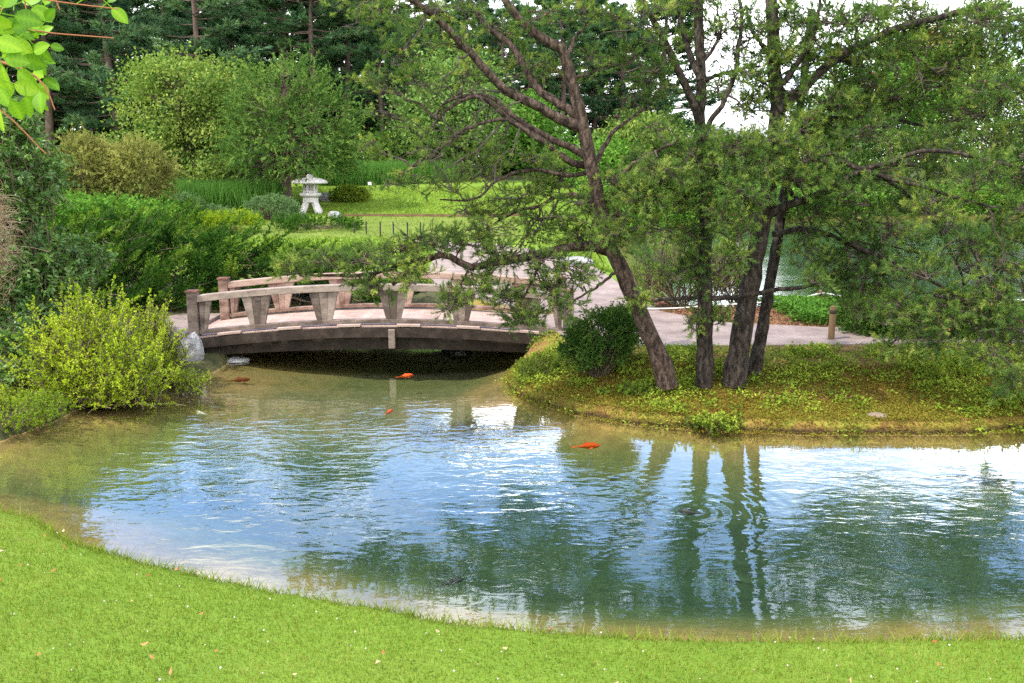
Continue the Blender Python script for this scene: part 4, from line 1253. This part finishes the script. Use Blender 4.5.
def shoot_shrub(name, label, cat, base, ells, leaf, stem, n, sl, M_, ln, wd, ang=.9, group=None, up=.9, r=.004, tvar=.14, flat=0., droop=0., bendz=.05, t0=.15, tri=False, jit=.12):
    """a shrub of arching shoots that carry small leaves"""
    base = np.asarray(base, float)
    root = thing(name, label, cat, base, group=group)
    fb, sb = MB(), MB()
    wts = np.array([e[1][0] * e[1][2] for e in ells]); wts = wts / wts.sum()
    for (c, R), wg in zip(ells, wts):
        k = int(n * wg)
        c = np.asarray(c); R = np.asarray(R)
        tip = ell_points(k, c, R, .35); tip = c + (tip - c) * (1 + np.abs(rng.normal(size=(k, 1))) * jit)
        d = nrm((tip - c) / R * .6 + rdir(k) * .5 + np.array([0, 0, up]))
        L_ = sl * (.55 + .8 * rng.random((k, 1)))
        P0 = tip - d * L_
        P0[:, 2] = np.maximum(P0[:, 2], base[2] - .1)
        bd = np.column_stack([np.zeros((k, 2)), np.full(k, bendz)]) * L_ + rng.normal(size=(k, 3)) * .02
        tt = np.clip(.45 + .16 * np.sin(tip[:, 0] * 6 + tip[:, 2] * 8) + rng.normal(size=k) * tvar, .02, .98)
        shoots(fb, sb, P0, tip, bd, M_, ln, wd, ang, tt, tri, r, t0, flat, droop)
        # main stems from the root
        q = max(6, k // 22)
        tubes(sb, curve3(np.repeat(base[None] + [0, 0, -.05], q, 0) + np.column_stack([rng.normal(size=(q, 2)) * .15 * R[0], np.zeros(q)]), P0[:q], rng.normal(size=(q, 3)) * .06, 5), np.full((q, 5), r * 2), 5)
    sb.build('stems', M[stem], root, base, True)
    fb.build('foliage', M[leaf], root, base)
    return root


bx0 = G(95, 395, .15)
shoot_shrub('golden_shrub', 'bright yellow green bushy shrub at the water edge on the left bank', 'shrub', bx0,
            [E(95, 348, 10.3, 62, 42, .6), E(60, 360, 10.0, 42, 36, .5), E(95, 316, 10.6, 30, 26, .4), E(130, 364, 10.0, 40, 32, .4), E(90, 382, 9.9, 55, 18, .35)],
            'lf_spirea', 'stem', 1250, .46, 28, .037, .022, .95, up=.8, jit=.5)
bx0 = G(178, 376, .08)
shoot_shrub('golden_shrub', 'smaller yellow green shrub with upright tips beside the bridge boulder', 'shrub', bx0,
            [E(158, 352, 10.9, 24, 26, .4), E(190, 374, 10.4, 20, 8, .25), E(152, 326, 11.1, 20, 20, .3), E(150, 305, 11.1, 3, 13, .05), E(164, 312, 11.0, 3, 12, .05)], 'lf_spirea', 'stem', 520, .3, 22, .03, .017, .95, up=1.1)
bx0 = G(28, 418, .12)
shoot_shrub('low_shrub', 'low bright green mat of leaves on the left bank at the photo edge', 'shrub', bx0,
            [E(20, 408, 9.1, 46, 16, .5), E(-20, 405, 9.3, 40, 22, .5), E(45, 405, 9.6, 24, 12, .4)], 'lf_cover2', 'stem', 1500, .12, 14, .026, .017, 1., up=1.2, r=.002)
x, y, z = -6.0, 11.4, .4
shoot_shrub('leafy_shrub', 'tall dark green shrub with drooping pointed leaves at the left edge', 'shrub', (x, y, hz(x, y)),
            [E(15, 170, 11.4, 50, 60, .8), E(0, 260, 11.2, 62, 60, .8), E(55, 285, 11.6, 45, 42, .7), E(-30, 220, 11.4, 50, 90, .8), E(75, 255, 12.2, 40, 22, .5), E(30, 325, 11, 45, 30, .5), E(10, 350, 10.4, 45, 36, .5), E(20, 375, 10, 30, 20, .4), E(10, 115, 11.5, 32, 25, .5)],
            'lf_dark', 'stem', 1900, .42, 20, .085, .034, .9, up=.25, droop=.45, r=.004, bendz=.12)

def plume_shrub(name, label, cat, base, ells, leaf, n, group=None, extra=()):
    """a spreading juniper: arching plumes, each with feathery side sprays"""
    base = np.asarray(base, float)
    root = thing(name, label, cat, base, group=group)
    fb, sb = MB(), MB()
    wts = np.array([e[1][0] * e[1][2] for e in ells]); wts = wts / wts.sum()
    for (c, R), wg in zip(ells, wts):
        k = int(n * wg); c = np.asarray(c); R = np.asarray(R)
        d = rdir(k); d[:, 2] = np.abs(d[:, 2]) * 1.1 - .25; d = nrm(d)
        tip = c + d * R * rng.uniform(.75, 1.15, (k, 1))
        hor = d * np.array([1, 1, 0]); hor[:, 0] += .35
        axd = nrm(nrm(hor) * .9 + np.array([.15, 0, .5]) + .2 * rng.normal(size=(k, 3)))
        L_ = rng.uniform(.8, 1.4, (k, 1))
        P0 = tip - axd * L_
        P0[:, 2] = np.maximum(P0[:, 2], base[2])
        if len(extra) and c is not None and wg == wts[0]:
            ex = np.array([np.concatenate([D(q[0], q[1], q[4]), D(q[2], q[3], q[4])]) for q in extra])
            P0 = np.vstack([P0, ex[:, :3]]); tip = np.vstack([tip, ex[:, 3:]]); L_ = np.linalg.norm(tip - P0, axis=1, keepdims=True); k = len(P0)
        bd = np.column_stack([np.zeros((k, 2)), -.09 * L_[:, 0]])
        tubes(sb, curve3(P0, tip, bd, 5), np.full((k, 5), .005) * np.array([1.6, 1.3, 1, .7, .3]), 4)
        ns = 44
        t = .2 + .85 * rng.random((k, ns, 1)); t[:, 0] = .97
        A0 = P0[:, None] + (tip - P0)[:, None] * t + bd[:, None] * 4 * t * (1 - t)
        tn = nrm((tip - P0)[:, None] + bd[:, None] * 4 * (1 - 2 * t))
        sd_ = nrm(np.cross(tn, np.array([0, 0, 1.]))) * rng.choice([-1, 1], (k, ns, 1))
        dr = nrm(tn * .85 + sd_ * (.55 + .3 * rng.random((k, ns, 1))) + np.array([0, 0, .3]) + .25 * rng.normal(size=(k, ns, 3)))
        SL = (.16 + .16 * rng.random((k, ns, 1))) * (1.35 - .85 * t)
        A1 = A0 + dr * SL
        tt = np.clip(.36 + rng.normal(size=(k, 1)) * .17 + .5 * (t[..., 0] - .55) + rng.normal(size=(k, ns)) * .08, 0, 1)
        brush(fb, A0.reshape(-1, 3), A1.reshape(-1, 3), 11, .06, .014, .4, .05, None, tt.reshape(-1), tri=False)
        q = max(4, k // 12)
        tubes(sb, curve3(np.repeat(base[None], q, 0) + np.column_stack([rng.normal(size=(q, 2)) * .2 * R[0], np.zeros(q)]), P0[:q], rng.normal(size=(q, 3)) * .06, 5), np.full((q, 5), .014), 5)
    sb.build('stems', M['stem'], root, base, True)
    fb.build('foliage', M[leaf], root, base)
    return root


# spreading junipers behind the bridge
jun = [(-5.9, 15.2, 'dark spreading juniper at the left beside the tall leafy shrub', [E(80, 262, 14.4, 60, 34, 1.), E(60, 230, 15.2, 48, 20, 1.), E(100, 230, 15.6, 40, 16, .8), E(90, 295, 13.8, 50, 24, .8)]),
       (-4.9, 15.2, 'large plumed juniper behind the left end of the bridge', [E(160, 262, 15, 60, 44, 1.2), E(140, 228, 15.8, 55, 24, 1.), E(185, 246, 15.5, 40, 18, .8), E(150, 292, 14.2, 55, 22, .8), E(185, 285, 14.6, 40, 20, .7)]),
       (-3.9, 15.4, 'plumed juniper behind the bridge deck with light green tips', [E(235, 258, 15.3, 55, 34, 1.1), E(232, 250, 15.8, 46, 14, .8), E(285, 260, 15.5, 34, 20, .8), E(240, 285, 14.8, 45, 16, .6)]),
       (-2.9, 15.8, 'low juniper reaching right behind the middle of the bridge', [E(315, 268, 15.6, 40, 22, .8), E(350, 262, 15.8, 32, 14, .6), E(390, 285, 15.2, 40, 14, .6)])]
extras = [[(60, 240, 115, 205, 14.8), (80, 235, 140, 212, 14.9)], [(130, 240, 190, 205, 15), (120, 245, 165, 200, 15.2), (160, 250, 225, 222, 15.1)],
          [(215, 262, 285, 236, 15.2), (230, 265, 305, 246, 15.1), (205, 255, 262, 226, 15.4), (190, 250, 240, 218, 15.5)], [(285, 270, 345, 250, 15.5), (300, 272, 362, 256, 15.6), (270, 268, 322, 244, 15.6)]]
for (x, y, lb, ells), ex_ in zip(jun, extras):
    plume_shrub('juniper', lb, 'shrub', (x, y, hz(x, y)), ells, 'lf_juniper', 95, 'junipers behind the bridge', ex_)

# hedge-like greenery farther left between the junipers and the wood
for i, (px, py, Y, rx, ry, lb) in enumerate([(20, 178, 27, 40, 26, 'mid green bush at the left edge behind the dark leafy shrub'), (120, 210, 25, 45, 7, 'low green bush below the golden conifers'),
                               (60, 207, 24, 50, 12, 'low green bush left of the golden conifers')]):
    x, y, z = at(px, Y)
    clump_plant('green_bush', lb, 'shrub', (x, y, z - .05), [E(px, py, Y, rx, ry)], 'lf_mid', 'stem', 70, 60, .2, .12, .06)

# ------------------------------------------------------------------ smoke bush close to the camera, upper left
bs = np.array([-1.75, 1.9, hz(-1.75, 1.9)])
root = thing('smoke_bush', 'smoke bush with round bright leaves and a tan plume overhanging the upper left corner', 'shrub', bs)
lb_, sb, pb = MB(), MB(), MB()
Yb = 1.75
main = [[(-260, 420), (-200, 150), (-120, 20), (-40, -30), (40, -20), (60, 10)], [(-230, 300), (-140, 120), (-60, 60), (0, 62), (40, 80), (55, 110)],
        [(-60, 60), (-10, 20), (20, -5), (30, 30)], [(-120, 150), (-50, 90), (0, 110), (46, 154)], [(-90, 40), (10, 30), (60, 34), (114, 38)], [(-90, -20), (0, -8), (60, 2), (118, 9)], [(-150, 250), (-80, 215), (-30, 215), (0, 212)]]
first = True
for ln_ in main:
    Wp = spline(np.array([D(px, py, Yb) for px, py in ln_]), 14)
    tubes(sb, Wp, np.linspace(.006 if ln_ is main[0] or ln_ is main[1] else .0022, .0011, 14), 6)
tubes(sb, spline(np.array([bs - [0, 0, .1], bs + [-.05, -.05, .6], D(-260, 420, Yb), D(-230, 300, Yb)]), 12), np.linspace(.02, .008, 12), 8)
sb.build('branches', M['stem_red'], root, bs, True)
# leaf: px, py of its base, direction in degrees (0 = right, 90 = up), length in pixels
leaves = [(3, 8, 70, 24), (22, 2, 20, 26), (14, 16, -10, 26), (30, 14, 10, 24), (10, 26, -30, 28), (28, 24, -25, 26), (0, 36, -70, 26), (16, 38, -60, 26), (33, 44, -50, 26), (40, 34, 30, 18),
          (8, 52, -40, 30), (22, 58, -20, 26), (38, 60, -60, 22), (2, 66, -80, 28), (18, 70, -45, 32), (32, 74, -10, 30), (44, 78, -35, 24), (6, 78, -100, 26), (28, 88, -70, 32), (0, 88, -60, 24),
          (40, 92, -80, 24), (14, 2, 100, 20), (45, 5, 70, 22), (0, 110, -90, 24), (112, 8, -45, 22), (108, 2, 40, 18), (34, 52, 20, 22), (-12, 20, -20, 30), (-16, 60, -50, 30), (-20, 90, -30, 30), (46, 20, 40, 16), (20, 40, 70, 22), (6, 46, 120, 20), (-8, 5, 30, 30), (50, 46, -10, 14), (86, -2, 30, 16),
          (12, 28, 10, 22), (24, 34, 40, 20), (4, 58, -10, 24), (30, 66, 20, 20), (14, 84, -20, 24), (36, 84, -50, 22), (12, 100, -75, 22), (24, 20, -60, 24), (-4, 40, -20, 26), (40, 60, -5, 18), (18, 50, -90, 22), (2, 24, 0, 24), (34, 8, -40, 20), (26, 96, -95, 22)]
kpx = Yb / F
for (px, py, dg, lp) in leaves:
    dy = rng.uniform(-.18, .18)
    c = D(px, py, Yb + dy)
    a = math.radians(dg)
    U = nrm(np.array([math.cos(a), rng.normal() * .35, math.sin(a)]))
    Nn = nrm(np.array([rng.normal() * .4, -1., .5 + rng.normal() * .35])); S = nrm(np.cross(U, Nn)); Nn = np.cross(S, U)
    l = lp * kpx * .88; w_ = l * rng.uniform(.62, .74)
    K = 13
    t = np.linspace(0, 1, K); prof = np.sin(PI * t ** .85) ** .75; prof[0] = .05; prof[-1] = .02
    V, f, TT = [], [], []; lt = rng.uniform(.05, .75)
    for i in range(K):
        mid_ = c + U * l * t[i] - Nn * l * .1 * t[i] ** 2
        for sgn in (-1, -.5, 0, .5, 1):
            TT.append(lt + (.28 if sgn == 0 else (.10 * (-1) ** i if abs(sgn) == .5 else -.05)))
            V.append(mid_ + S * w_ * .5 * prof[i] * sgn + Nn * w_ * .1 * abs(sgn) * prof[i])
    for i in range(K - 1):
        for k in range(4): f.append([i * 5 + k, i * 5 + k + 1, i * 5 + k + 6, i * 5 + k + 5])
    lb_.add(V, f, np.clip(TT, 0, 1))
    pet = c - U * .02
    tubes(lb_, np.stack([pet, c]), np.array([.001, .001]), 4, .7)
lb_.build('leaves', M['lf_smoke'], root, bs, True)
C = D(-14, 232, Yb)
n = 900
P0 = C + rng.normal(size=(n, 3)) * np.array([.02, .03, .045]); P1 = P0 + nrm(rdir(n) + np.array([.5, 0, -.15])) * rng.uniform(.01, .05, (n, 1))
tubes(pb, curve3(P0, P1, rng.normal(size=(n, 3)) * .006, 4), np.full((n, 4), .00035), 3, rng.random(n))
pb.build('plume', M['plume'], root, bs)

# ------------------------------------------------------------------ island: ground cover, moss, boxwood
def isl(X, Y):
    return (Y > 8.2) & (sdist(pond, X, Y) > -.05) & (path_d(X, Y) > .08) & (X > -.6) & (sdist(lake, X, Y) > .2)


def cover(name, label, P, per, rad, ll, lw, matn, up=.6, hgt=.05, tmean=.45, dome=False):
    n = len(P)
    ct = np.clip(tmean + .2 * wob(P[:, 0], P[:, 1], 1.6) + .2 * wob(P[:, 0] + 5, P[:, 1], 4.5) + rng.normal(size=n) * .12, 0, 1)
    Q = np.repeat(P, per, 0) + rng.normal(size=(n * per, 3)) * np.array([rad, rad, 0])
    Q[:, 2] = height(Q[:, 0], Q[:, 1]) + hgt * rng.random(n * per)
    Q[:, 2] = np.maximum(Q[:, 2], .008 + .02 * rng.random(n * per))
    if dome:
        r_ = np.linalg.norm(Q[:, :2] - np.repeat(P[:, :2], per, 0), axis=1) / rad
        Q[:, 2] += np.repeat(hgt * (.3 + 1.1 * rng.random(n)), per) * np.exp(-r_ ** 2 * .5) - .2 * hgt
    U = nrm(rdir(len(Q)) * np.array([1, 1, .4]) + np.array([0, 0, .35]))
    S = nrm(np.cross(U, nrm(rdir(len(Q)) * .6 + np.array([0, 0, up * 2]))))
    mb = MB(); kites(mb, Q, U, S, ll * (.6 + .8 * rng.random(len(Q))), lw * (.7 + .6 * rng.random(len(Q))), np.clip(np.repeat(ct, per) + rng.normal(size=len(Q)) * .14, 0, 1))
    return tag(mb.build(name, M[matn]), label, 'ground cover', kind='stuff')


P = scatter(4600, -.4, 9, 8.3, 12.4, lambda X, Y: isl(X, Y) & (.8 * wob(X, Y, 1.7) + .8 * wob(X + 9, Y, 4.) + .5 * sm(.2, 1.3, sdist(pond, X, Y)) + rng.normal(size=X.shape) * .4 > .42))
cover('ground_cover', 'low yellow green leafy ground cover under the island pines', P, 34, .07, .038, .023, 'lf_cover', hgt=.05, tmean=.55, dome=True)
P = scatter(30000, -.4, 9, 8.3, 11.5, lambda X, Y: isl(X, Y) & (sdist(pond, X, Y) < 1.5))
cover('moss', 'short rusty green moss on the sloping edge of the island', P, 12, .045, .022, .012, 'lf_moss', hgt=.025, tmean=.45)
P = scatter(26000, .0, 9, 9.0, 12.4, lambda X, Y: isl(X, Y) & (sdist(pond, X, Y) > .6) & (wob(X + 4, Y, 2.) + .4 * rng.normal(size=X.shape) > .1)); n = len(P)
mb = MB(); U = rdir(n); U[:, 2] *= .2; U = nrm(U)
kites(mb, P + np.array([0, 0, .02]), U, nrm(np.cross(U, np.array([0, 0, 1.]) + .4 * rdir(n))), rng.uniform(.03, .06, n), .022, rng.random(n), fold=.3)
tag(mb.build('dry_litter', M['mulch']), 'dry reddish leaf litter between the island plants', 'leaves', kind='stuff')
P = scatter(9000, 2.2, 12, 12.8, 15.6, lambda X, Y: (path_d(X, Y) > .06) & (sdist(lake, X, Y) > .15) & (X > 4.2))
cover('ground_cover', 'green leafy plants between the path and the lake', P, 13, .07, .05, .03, 'lf_mid', hgt=.2, tmean=.3)
P = scatter(26000, 1.9, 4.8, 12.7, 16.2, lambda X, Y: (path_d(X, Y) > .03) & (sdist(lake, X, Y) > .1)); n = len(P)
mb = MB(); U = rdir(n); U[:, 2] *= .25; U = nrm(U)
kites(mb, P + np.array([0, 0, .008]), U, nrm(np.cross(U, np.array([0, 0, 1.]) + .4 * rdir(n))), rng.uniform(.02, .06, n), .02, rng.random(n))
tag(mb.build('mulch', M['mulch']), 'red brown bark mulch beside the path under the dwarf pine', 'mulch', kind='stuff')

k = G(600, 366, .36)
clump_plant('round_shrub', 'dark rounded evergreen shrub at the right end of the bridge', 'shrub', (k[0], k[1], hz(k[0], k[1]) - .03),
            [E(600, 338, k[1], 30, 26, .34), E(622, 330, k[1] + .1, 16, 20, .25), E(582, 348, k[1] - .05, 18, 16, .25)], 'lf_box', 'stem', 240, 0, .07, .028, .012, style=(11, 18, .11, .8, False, 0.), up=.4, stem_r=.006, tvar=.2)
k = G(540, 372, .2)
shoot_shrub('low_shrub', 'loose low green shrub on the bank corner below the bridge end', 'shrub', (k[0], k[1], hz(k[0], k[1]) - .03), [E(538, 366, k[1], 24, 15, .3), E(525, 378, k[1] - .2, 14, 10, .2), E(560, 360, k[1] + .1, 16, 12, .2)], 'lf_cover', 'stem', 420, .16, 18, .026, .014, .9, up=.7, r=.002, tvar=.1)
for px, py, Y, rx, ry, lb in ((868, 318, 12.2, 26, 24, 'dark clipped round shrub right of the wooden post'), (915, 325, 12.0, 34, 24, 'dark broad evergreen shrub behind the drooping branches'), (975, 322, 11.9, 34, 24, 'dark evergreen shrub near the right edge of the island')):
    x = (px - 512) / F * Y
    clump_plant('round_shrub', lb, 'shrub', (x, Y, hz(x, Y) - .03), [E(px, py, Y, rx, ry, .35)], 'lf_box', 'stem', 170, 0, .09, .03, .013, style=(11, 18, .13, .8, False, 0.), up=.4, stem_r=.006, tvar=.2)
for px, py, lb in ((982, 425, 'tuft of bright green leaves at the island water edge on the right'), (716, 412, 'small leafy clump low on the island bank'), (935, 385, 'yellow green leafy clump below the drooping branches'), (640, 392, 'leafy clump at the foot of the leaning pine'), (1005, 400, 'yellow green leafy clump at the right edge of the island')):
    k = G(px, py, .2); z = hz(k[0], k[1])
    shoot_shrub('leafy_clump', lb, 'plant', (k[0], k[1], z), [((k[0], k[1], z + .06), (.3, .2, .08))], 'lf_cover2' if 'bright' in lb else 'lf_cover', 'stem', 160, .12, 14, .034, .02, 1., up=1.2, r=.002)

# dwarf mugo pine with bare pale stems beyond the path
x, y = 2.75, 14.6
shoot_shrub('dwarf_pine', 'dwarf pine bush with bare twiggy stems beside the lake', 'shrub', (x, y, hz(x, y)),
            [E(672, 255, 14.6, 42, 30, .6), E(715, 265, 14.6, 30, 28, .5), E(650, 275, 14.4, 24, 18, .4)], 'lf_pine', 'stem', 620, .32, 34, .075, .008, .7, up=.7, r=.006, t0=.6, tri=True)
shoot_shrub('dwarf_pine', 'dwarf pine bush between the straight pine and the forked pair beside the lake', 'shrub', (x + 1.1, y + .5, hz(x + 1.1, y + .5)),
            [E(735, 262, 15.1, 26, 30, .5)], 'lf_pine', 'stem', 300, .3, 34, .075, .008, .7, up=.7, r=.006, t0=.6, tri=True)

# posts and rope along the path
posts = [(837, 343, 306, 11.7, 'thick tan wooden rope post beside the clipped round shrub'), (822, 302, 290, 15.0, 'short tan wooden post by the lake shore'), (746, 318, 300, 14.0, 'pale leaning wooden post seen between the trunks')]
tops = []
for px, yb_, yt, Y, lb in posts:
    x, y, z = at(px, Y); zt = D(px, yt, Y)[2]
    root = thing('rope_post', lb, 'post', (x, y, z), group='rope posts')
    mb = MB(); lathe(mb, [(.042, z - .1), (.042, zt - .01), (.034, zt), (.001, zt)], (x, y, 0), 14); mb.build('post', M['post'], root, (x, y, z), True)
    mb = MB(); lathe(mb, [(.043, zt - .1), (.049, zt - .09), (.049, zt - .06), (.043, zt - .05)], (x, y, 0), 12); mb.build('rope_ring', M['wood_brown'], root, (x, y, z), True)
for lb, pp in (('pale rope fence line along the lake side of the path', [(636, 309, 14.1), (690, 307, 14.0), (746, 303, 14.0), (784, 301, 14.4), (822, 293, 15)]),
               ('pale rope running right from the short post by the lake', [(822, 293, 15.), (870, 299, 14.8), (930, 301, 14.6), (990, 300, 14.6), (1060, 299, 14.6)]),
               ):
    mb = MB(); p = spline(np.array([D(*q) for q in pp]), 30); p[:, 2] -= .01 * np.sin(np.linspace(0, 3 * PI, 30)) ** 2
    tubes(mb, p, np.full(30, .014), 6); o = mb.build('rope', M['rope'], None, p[0], True); o.location = p[0]; tag(o, lb, 'rope')

# ------------------------------------------------------------------ far shore of the lake
far = [
    (640, 145, 52, 38, 28, 'lf_maple', 'bright green rounded tree at the left end of the far lake shore'), (600, 165, 46, 40, 22, 'lf_mid', 'green bushy tree behind the leaning pine trunk'), (455, 110, 44, 50, 55, 'lf_hazy', 'pale green leafy tree at the right end of the back lawn'),
    (520, 135, 50, 42, 40, 'lf_mid', 'mid green leafy tree behind the branches of the leaning pine'), (690, 165, 58, 40, 28, 'lf_hazy', 'pale tree across the lake behind the straight pine'), (745, 190, 56, 42, 20, 'lf_mid', 'green bush across the lake between the trunks'), (735, 178, 66, 40, 14, 'lf_hazy', 'hazy low tree before the far building'),
    (800, 170, 58, 45, 38, 'lf_mid', 'mid green tree across the lake right of the twin trunks'), (860, 150, 60, 50, 55, 'lf_hazy', 'hazy tree across the lake behind the drooping branches'), (920, 110, 62, 50, 60, 'lf_mid', 'tall green tree across the lake beneath the rusty crown'), (985, 120, 60, 55, 75, 'lf_hazy', 'tall pale tree at the right end of the far shore'),
    (880, 80, 57, 50, 60, 'lf_mid', 'tall mid green tree on the far shore behind the long dark bough'), (960, 65, 63, 55, 60, 'lf_maple', 'tall yellowish green tree on the far shore at the right'), (835, 130, 55, 40, 45, 'lf_hazy', 'pale rounded tree on the far shore beside the twin trunks'),
    (1060, 120, 58, 60, 80, 'lf_mid', 'tall green tree beyond the right edge of the far shore'), (925, 50, 70, 30, 16, 'lf_rust', 'rust coloured tree crown far behind the lake'), (565, 195, 40, 30, 12, 'lf_mid', 'low green bush at the lake corner beyond the path'),
    (405, 150, 46, 30, 32, 'lf_mid', 'green leafy tree between the wood and the long iris bed')]
for px, py, Y, rx, ry, lm, lb in far:
    x, y, z = at(px, Y); k = Y / F
    c = D(px, py, Y)
    clump_plant('leafy_tree', lb, 'tree', (x, y, z - .05), [E(px, py, Y, rx, ry), E(px - rx * .4, py + ry * .3, Y, rx * .6, ry * .6), E(px + rx * .45, py + ry * .2, Y - .5, rx * .55, ry * .6)], lm, 'bark_far', 130, 75, .5 * (rx * k / 2.4), .24, .13,
                trunk=[(x, y, z - .1, .16), (x + .1, y, z + .35 * (c[2] - z), .13), (x - .05, y, z + .7 * (c[2] - z), .1), (x, y, c[2], .05)], stem_r=.03, parts=('branches', 'crown'), tvar=.2)

n = 16000
X_ = rng.uniform(-78, 3, n); Y_ = rng.uniform(74, 88, n); top = 6.5 + 2.2 * wob(X_, Y_, .35)
B_ = np.column_stack([X_, Y_, height(X_, Y_) + rng.random(n) ** .8 * top]); U_ = nrm(rdir(n) + np.array([0, 0, .3]))
mb = MB(); kites(mb, B_, U_, nrm(np.cross(U_, rdir(n))), rng.uniform(.5, 1.1, n), rng.uniform(.35, .7, n), np.clip(.3 + rng.normal(size=n) * .2, 0, 1))
tag(mb.build('distant_wood', M['lf_far_pine']), 'dark undergrowth of the wood far behind the pine trunks', 'wood', kind='stuff')

# shore plants along the far side of the lake, one band
pts = np.array([(4.4, 35.5), (7.6, 43), (14, 48), (30, 51), (58, 47.5)])
t = rng.random(5000) * 4; i = t.astype(int); f = (t - i)[:, None]
p = pts[i] * (1 - f) + pts[i + 1] * f + rng.normal(size=(5000, 2)) * .7
Pz = np.column_stack([p, height(p[:, 0], p[:, 1])])
cover('shore_plants', 'band of low green plants along the far lake shore', Pz[Pz[:, 2] > 0], 12, .3, .28, .1, 'lf_mid', hgt=.9)

# building beyond the lake
bx, by, bz = 19.2, 76., hz(19.2, 76.)
root = thing('pavilion', 'low pale building with a broad grey hipped roof beyond the lake', 'building', (bx, by, bz))
z1 = float(D(745, 146, 76)[2]); z2 = float(D(745, 124, 76)[2])
mb = MB(); box(mb, (bx, by, (bz + z1) / 2 - .1), (6.4, 5, z1 - bz + .1)); mb.build('wall', M['wall'], root, (bx, by, bz))
mb = MB(); V = [(bx - 4.4, by - 3.6, z1), (bx + 4.4, by - 3.6, z1), (bx + 4.4, by + 3.6, z1), (bx - 4.4, by + 3.6, z1), (bx - 2, by, z2), (bx + 2, by, z2)]
mb.add(V, [[0, 1, 5, 4], [2, 3, 4, 5]]); mb.add(V, [[1, 2, 5], [3, 0, 4]]); mb.add(V, [[3, 2, 1, 0]]); mb.build('roof', M['roof'], root, (bx, by, bz))
for q in (-2., 0., 2.):
    mb = MB(); box(mb, (bx + q, by - 2.52, z1 - 1.3), (1.1, .06, 1.2)); wo = mb.build('window', M['wood_dark'], root, (bx, by, bz))
    mb = MB(); box(mb, (bx + q, by - 2.56, z1 - 1.3), (.94, .04, 1.04)); mb.build('pane', M['glass'], wo, (bx, by, bz))


# ------------------------------------------------------------------ koi
def koi(label, px, py, lpx, heading, matn, z=-.05):
    p = G(px, py, z); l = lpx * p[1] / F
    root = thing('koi', label, 'fish', p, heading)
    t = np.array([0, .06, .16, .32, .5, .7, .86, 1.]); r = np.array([.012, .06, .1, .125, .115, .075, .04, .02])
    mb = MB(); V = []
    for tt, rr in zip(t, r):
        for a in np.arange(10) * 2 * PI / 10: V.append(((.5 - tt) * l, math.cos(a) * rr * l * .7 + .04 * l * math.sin(tt * 5), math.sin(a) * rr * l))
    idx = np.arange(80).reshape(8, 10)
    f = np.stack([idx[:-1], np.roll(idx[:-1], -1, 1), np.roll(idx[1:], -1, 1), idx[1:]], -1).reshape(-1, 4)
    mb.add(V, f); mb.build('body', M[matn], root, smooth=True)
    y1 = .04 * l * math.sin(5)
    mb = MB(); mb.add([(-.46 * l, y1, 0), (-.72 * l, y1 + .1 * l, .03 * l), (-.62 * l, y1, 0), (-.72 * l, y1 - .1 * l, -.02 * l)], [[0, 1, 2, 3]]); mb.build('tail_fin', M[matn], root)
    for sg in (-1, 1):
        mb = MB(); mb.add([(.2 * l, sg * .1 * l, -.03 * l), (.12 * l, sg * .24 * l, -.05 * l), (.02 * l, sg * .2 * l, -.05 * l), (.1 * l, sg * .1 * l, -.03 * l)], [[0, 1, 2, 3]]); mb.build('side_fin', M[matn], root)
    mb = MB(); mb.add([(.12 * l, 0, .1 * l), (-.02 * l, .01, .17 * l), (-.22 * l, .02 * l, .07 * l), (-.1 * l, 0, .06 * l)], [[0, 1, 2, 3]]); mb.build('back_fin', M[matn], root)


koi('orange koi swimming just in front of the bridge', 406, 376, 17, .5, 'koi', -.012)
koi('bright orange koi in open water below the bridge middle', 389, 412, 16, 1.15, 'koi', -.012)
koi('long orange koi near the island bank', 588, 446, 26, .12, 'koi', -.045)
koi('brown red koi near the left bank by the bridge', 240, 380, 20, .3, 'koi_brown', -.04)
koi('pale koi near the yellow green shrub', 201, 413, 17, 2.4, 'koi_pale', -.04)
koi('dark koi in shallow water near the lawn', 452, 582, 28, .5, 'koi_dark', -.08)
koi('dark koi breaking the surface inside rings of ripples', 690, 512, 26, 2.7, 'koi_dark', .0)

# ------------------------------------------------------------------ render settings
SC.render.engine = 'CYCLES'
SC.cycles.max_bounces = 6; SC.cycles.diffuse_bounces = 2; SC.cycles.glossy_bounces = 3; SC.cycles.transmission_bounces = 3; SC.cycles.transparent_max_bounces = 8
SC.cycles.caustics_reflective = False; SC.cycles.caustics_refractive = False
SC.cycles.use_denoising = False
SC.cycles.sample_clamp_indirect = 2.
SC.cycles.adaptive_threshold = .015
vs_ = SC.view_settings
vs_.view_transform = 'Standard'; vs_.look = 'None'; vs_.gamma = 1.0; vs_.exposure = 1.0; vs_.use_curve_mapping = False
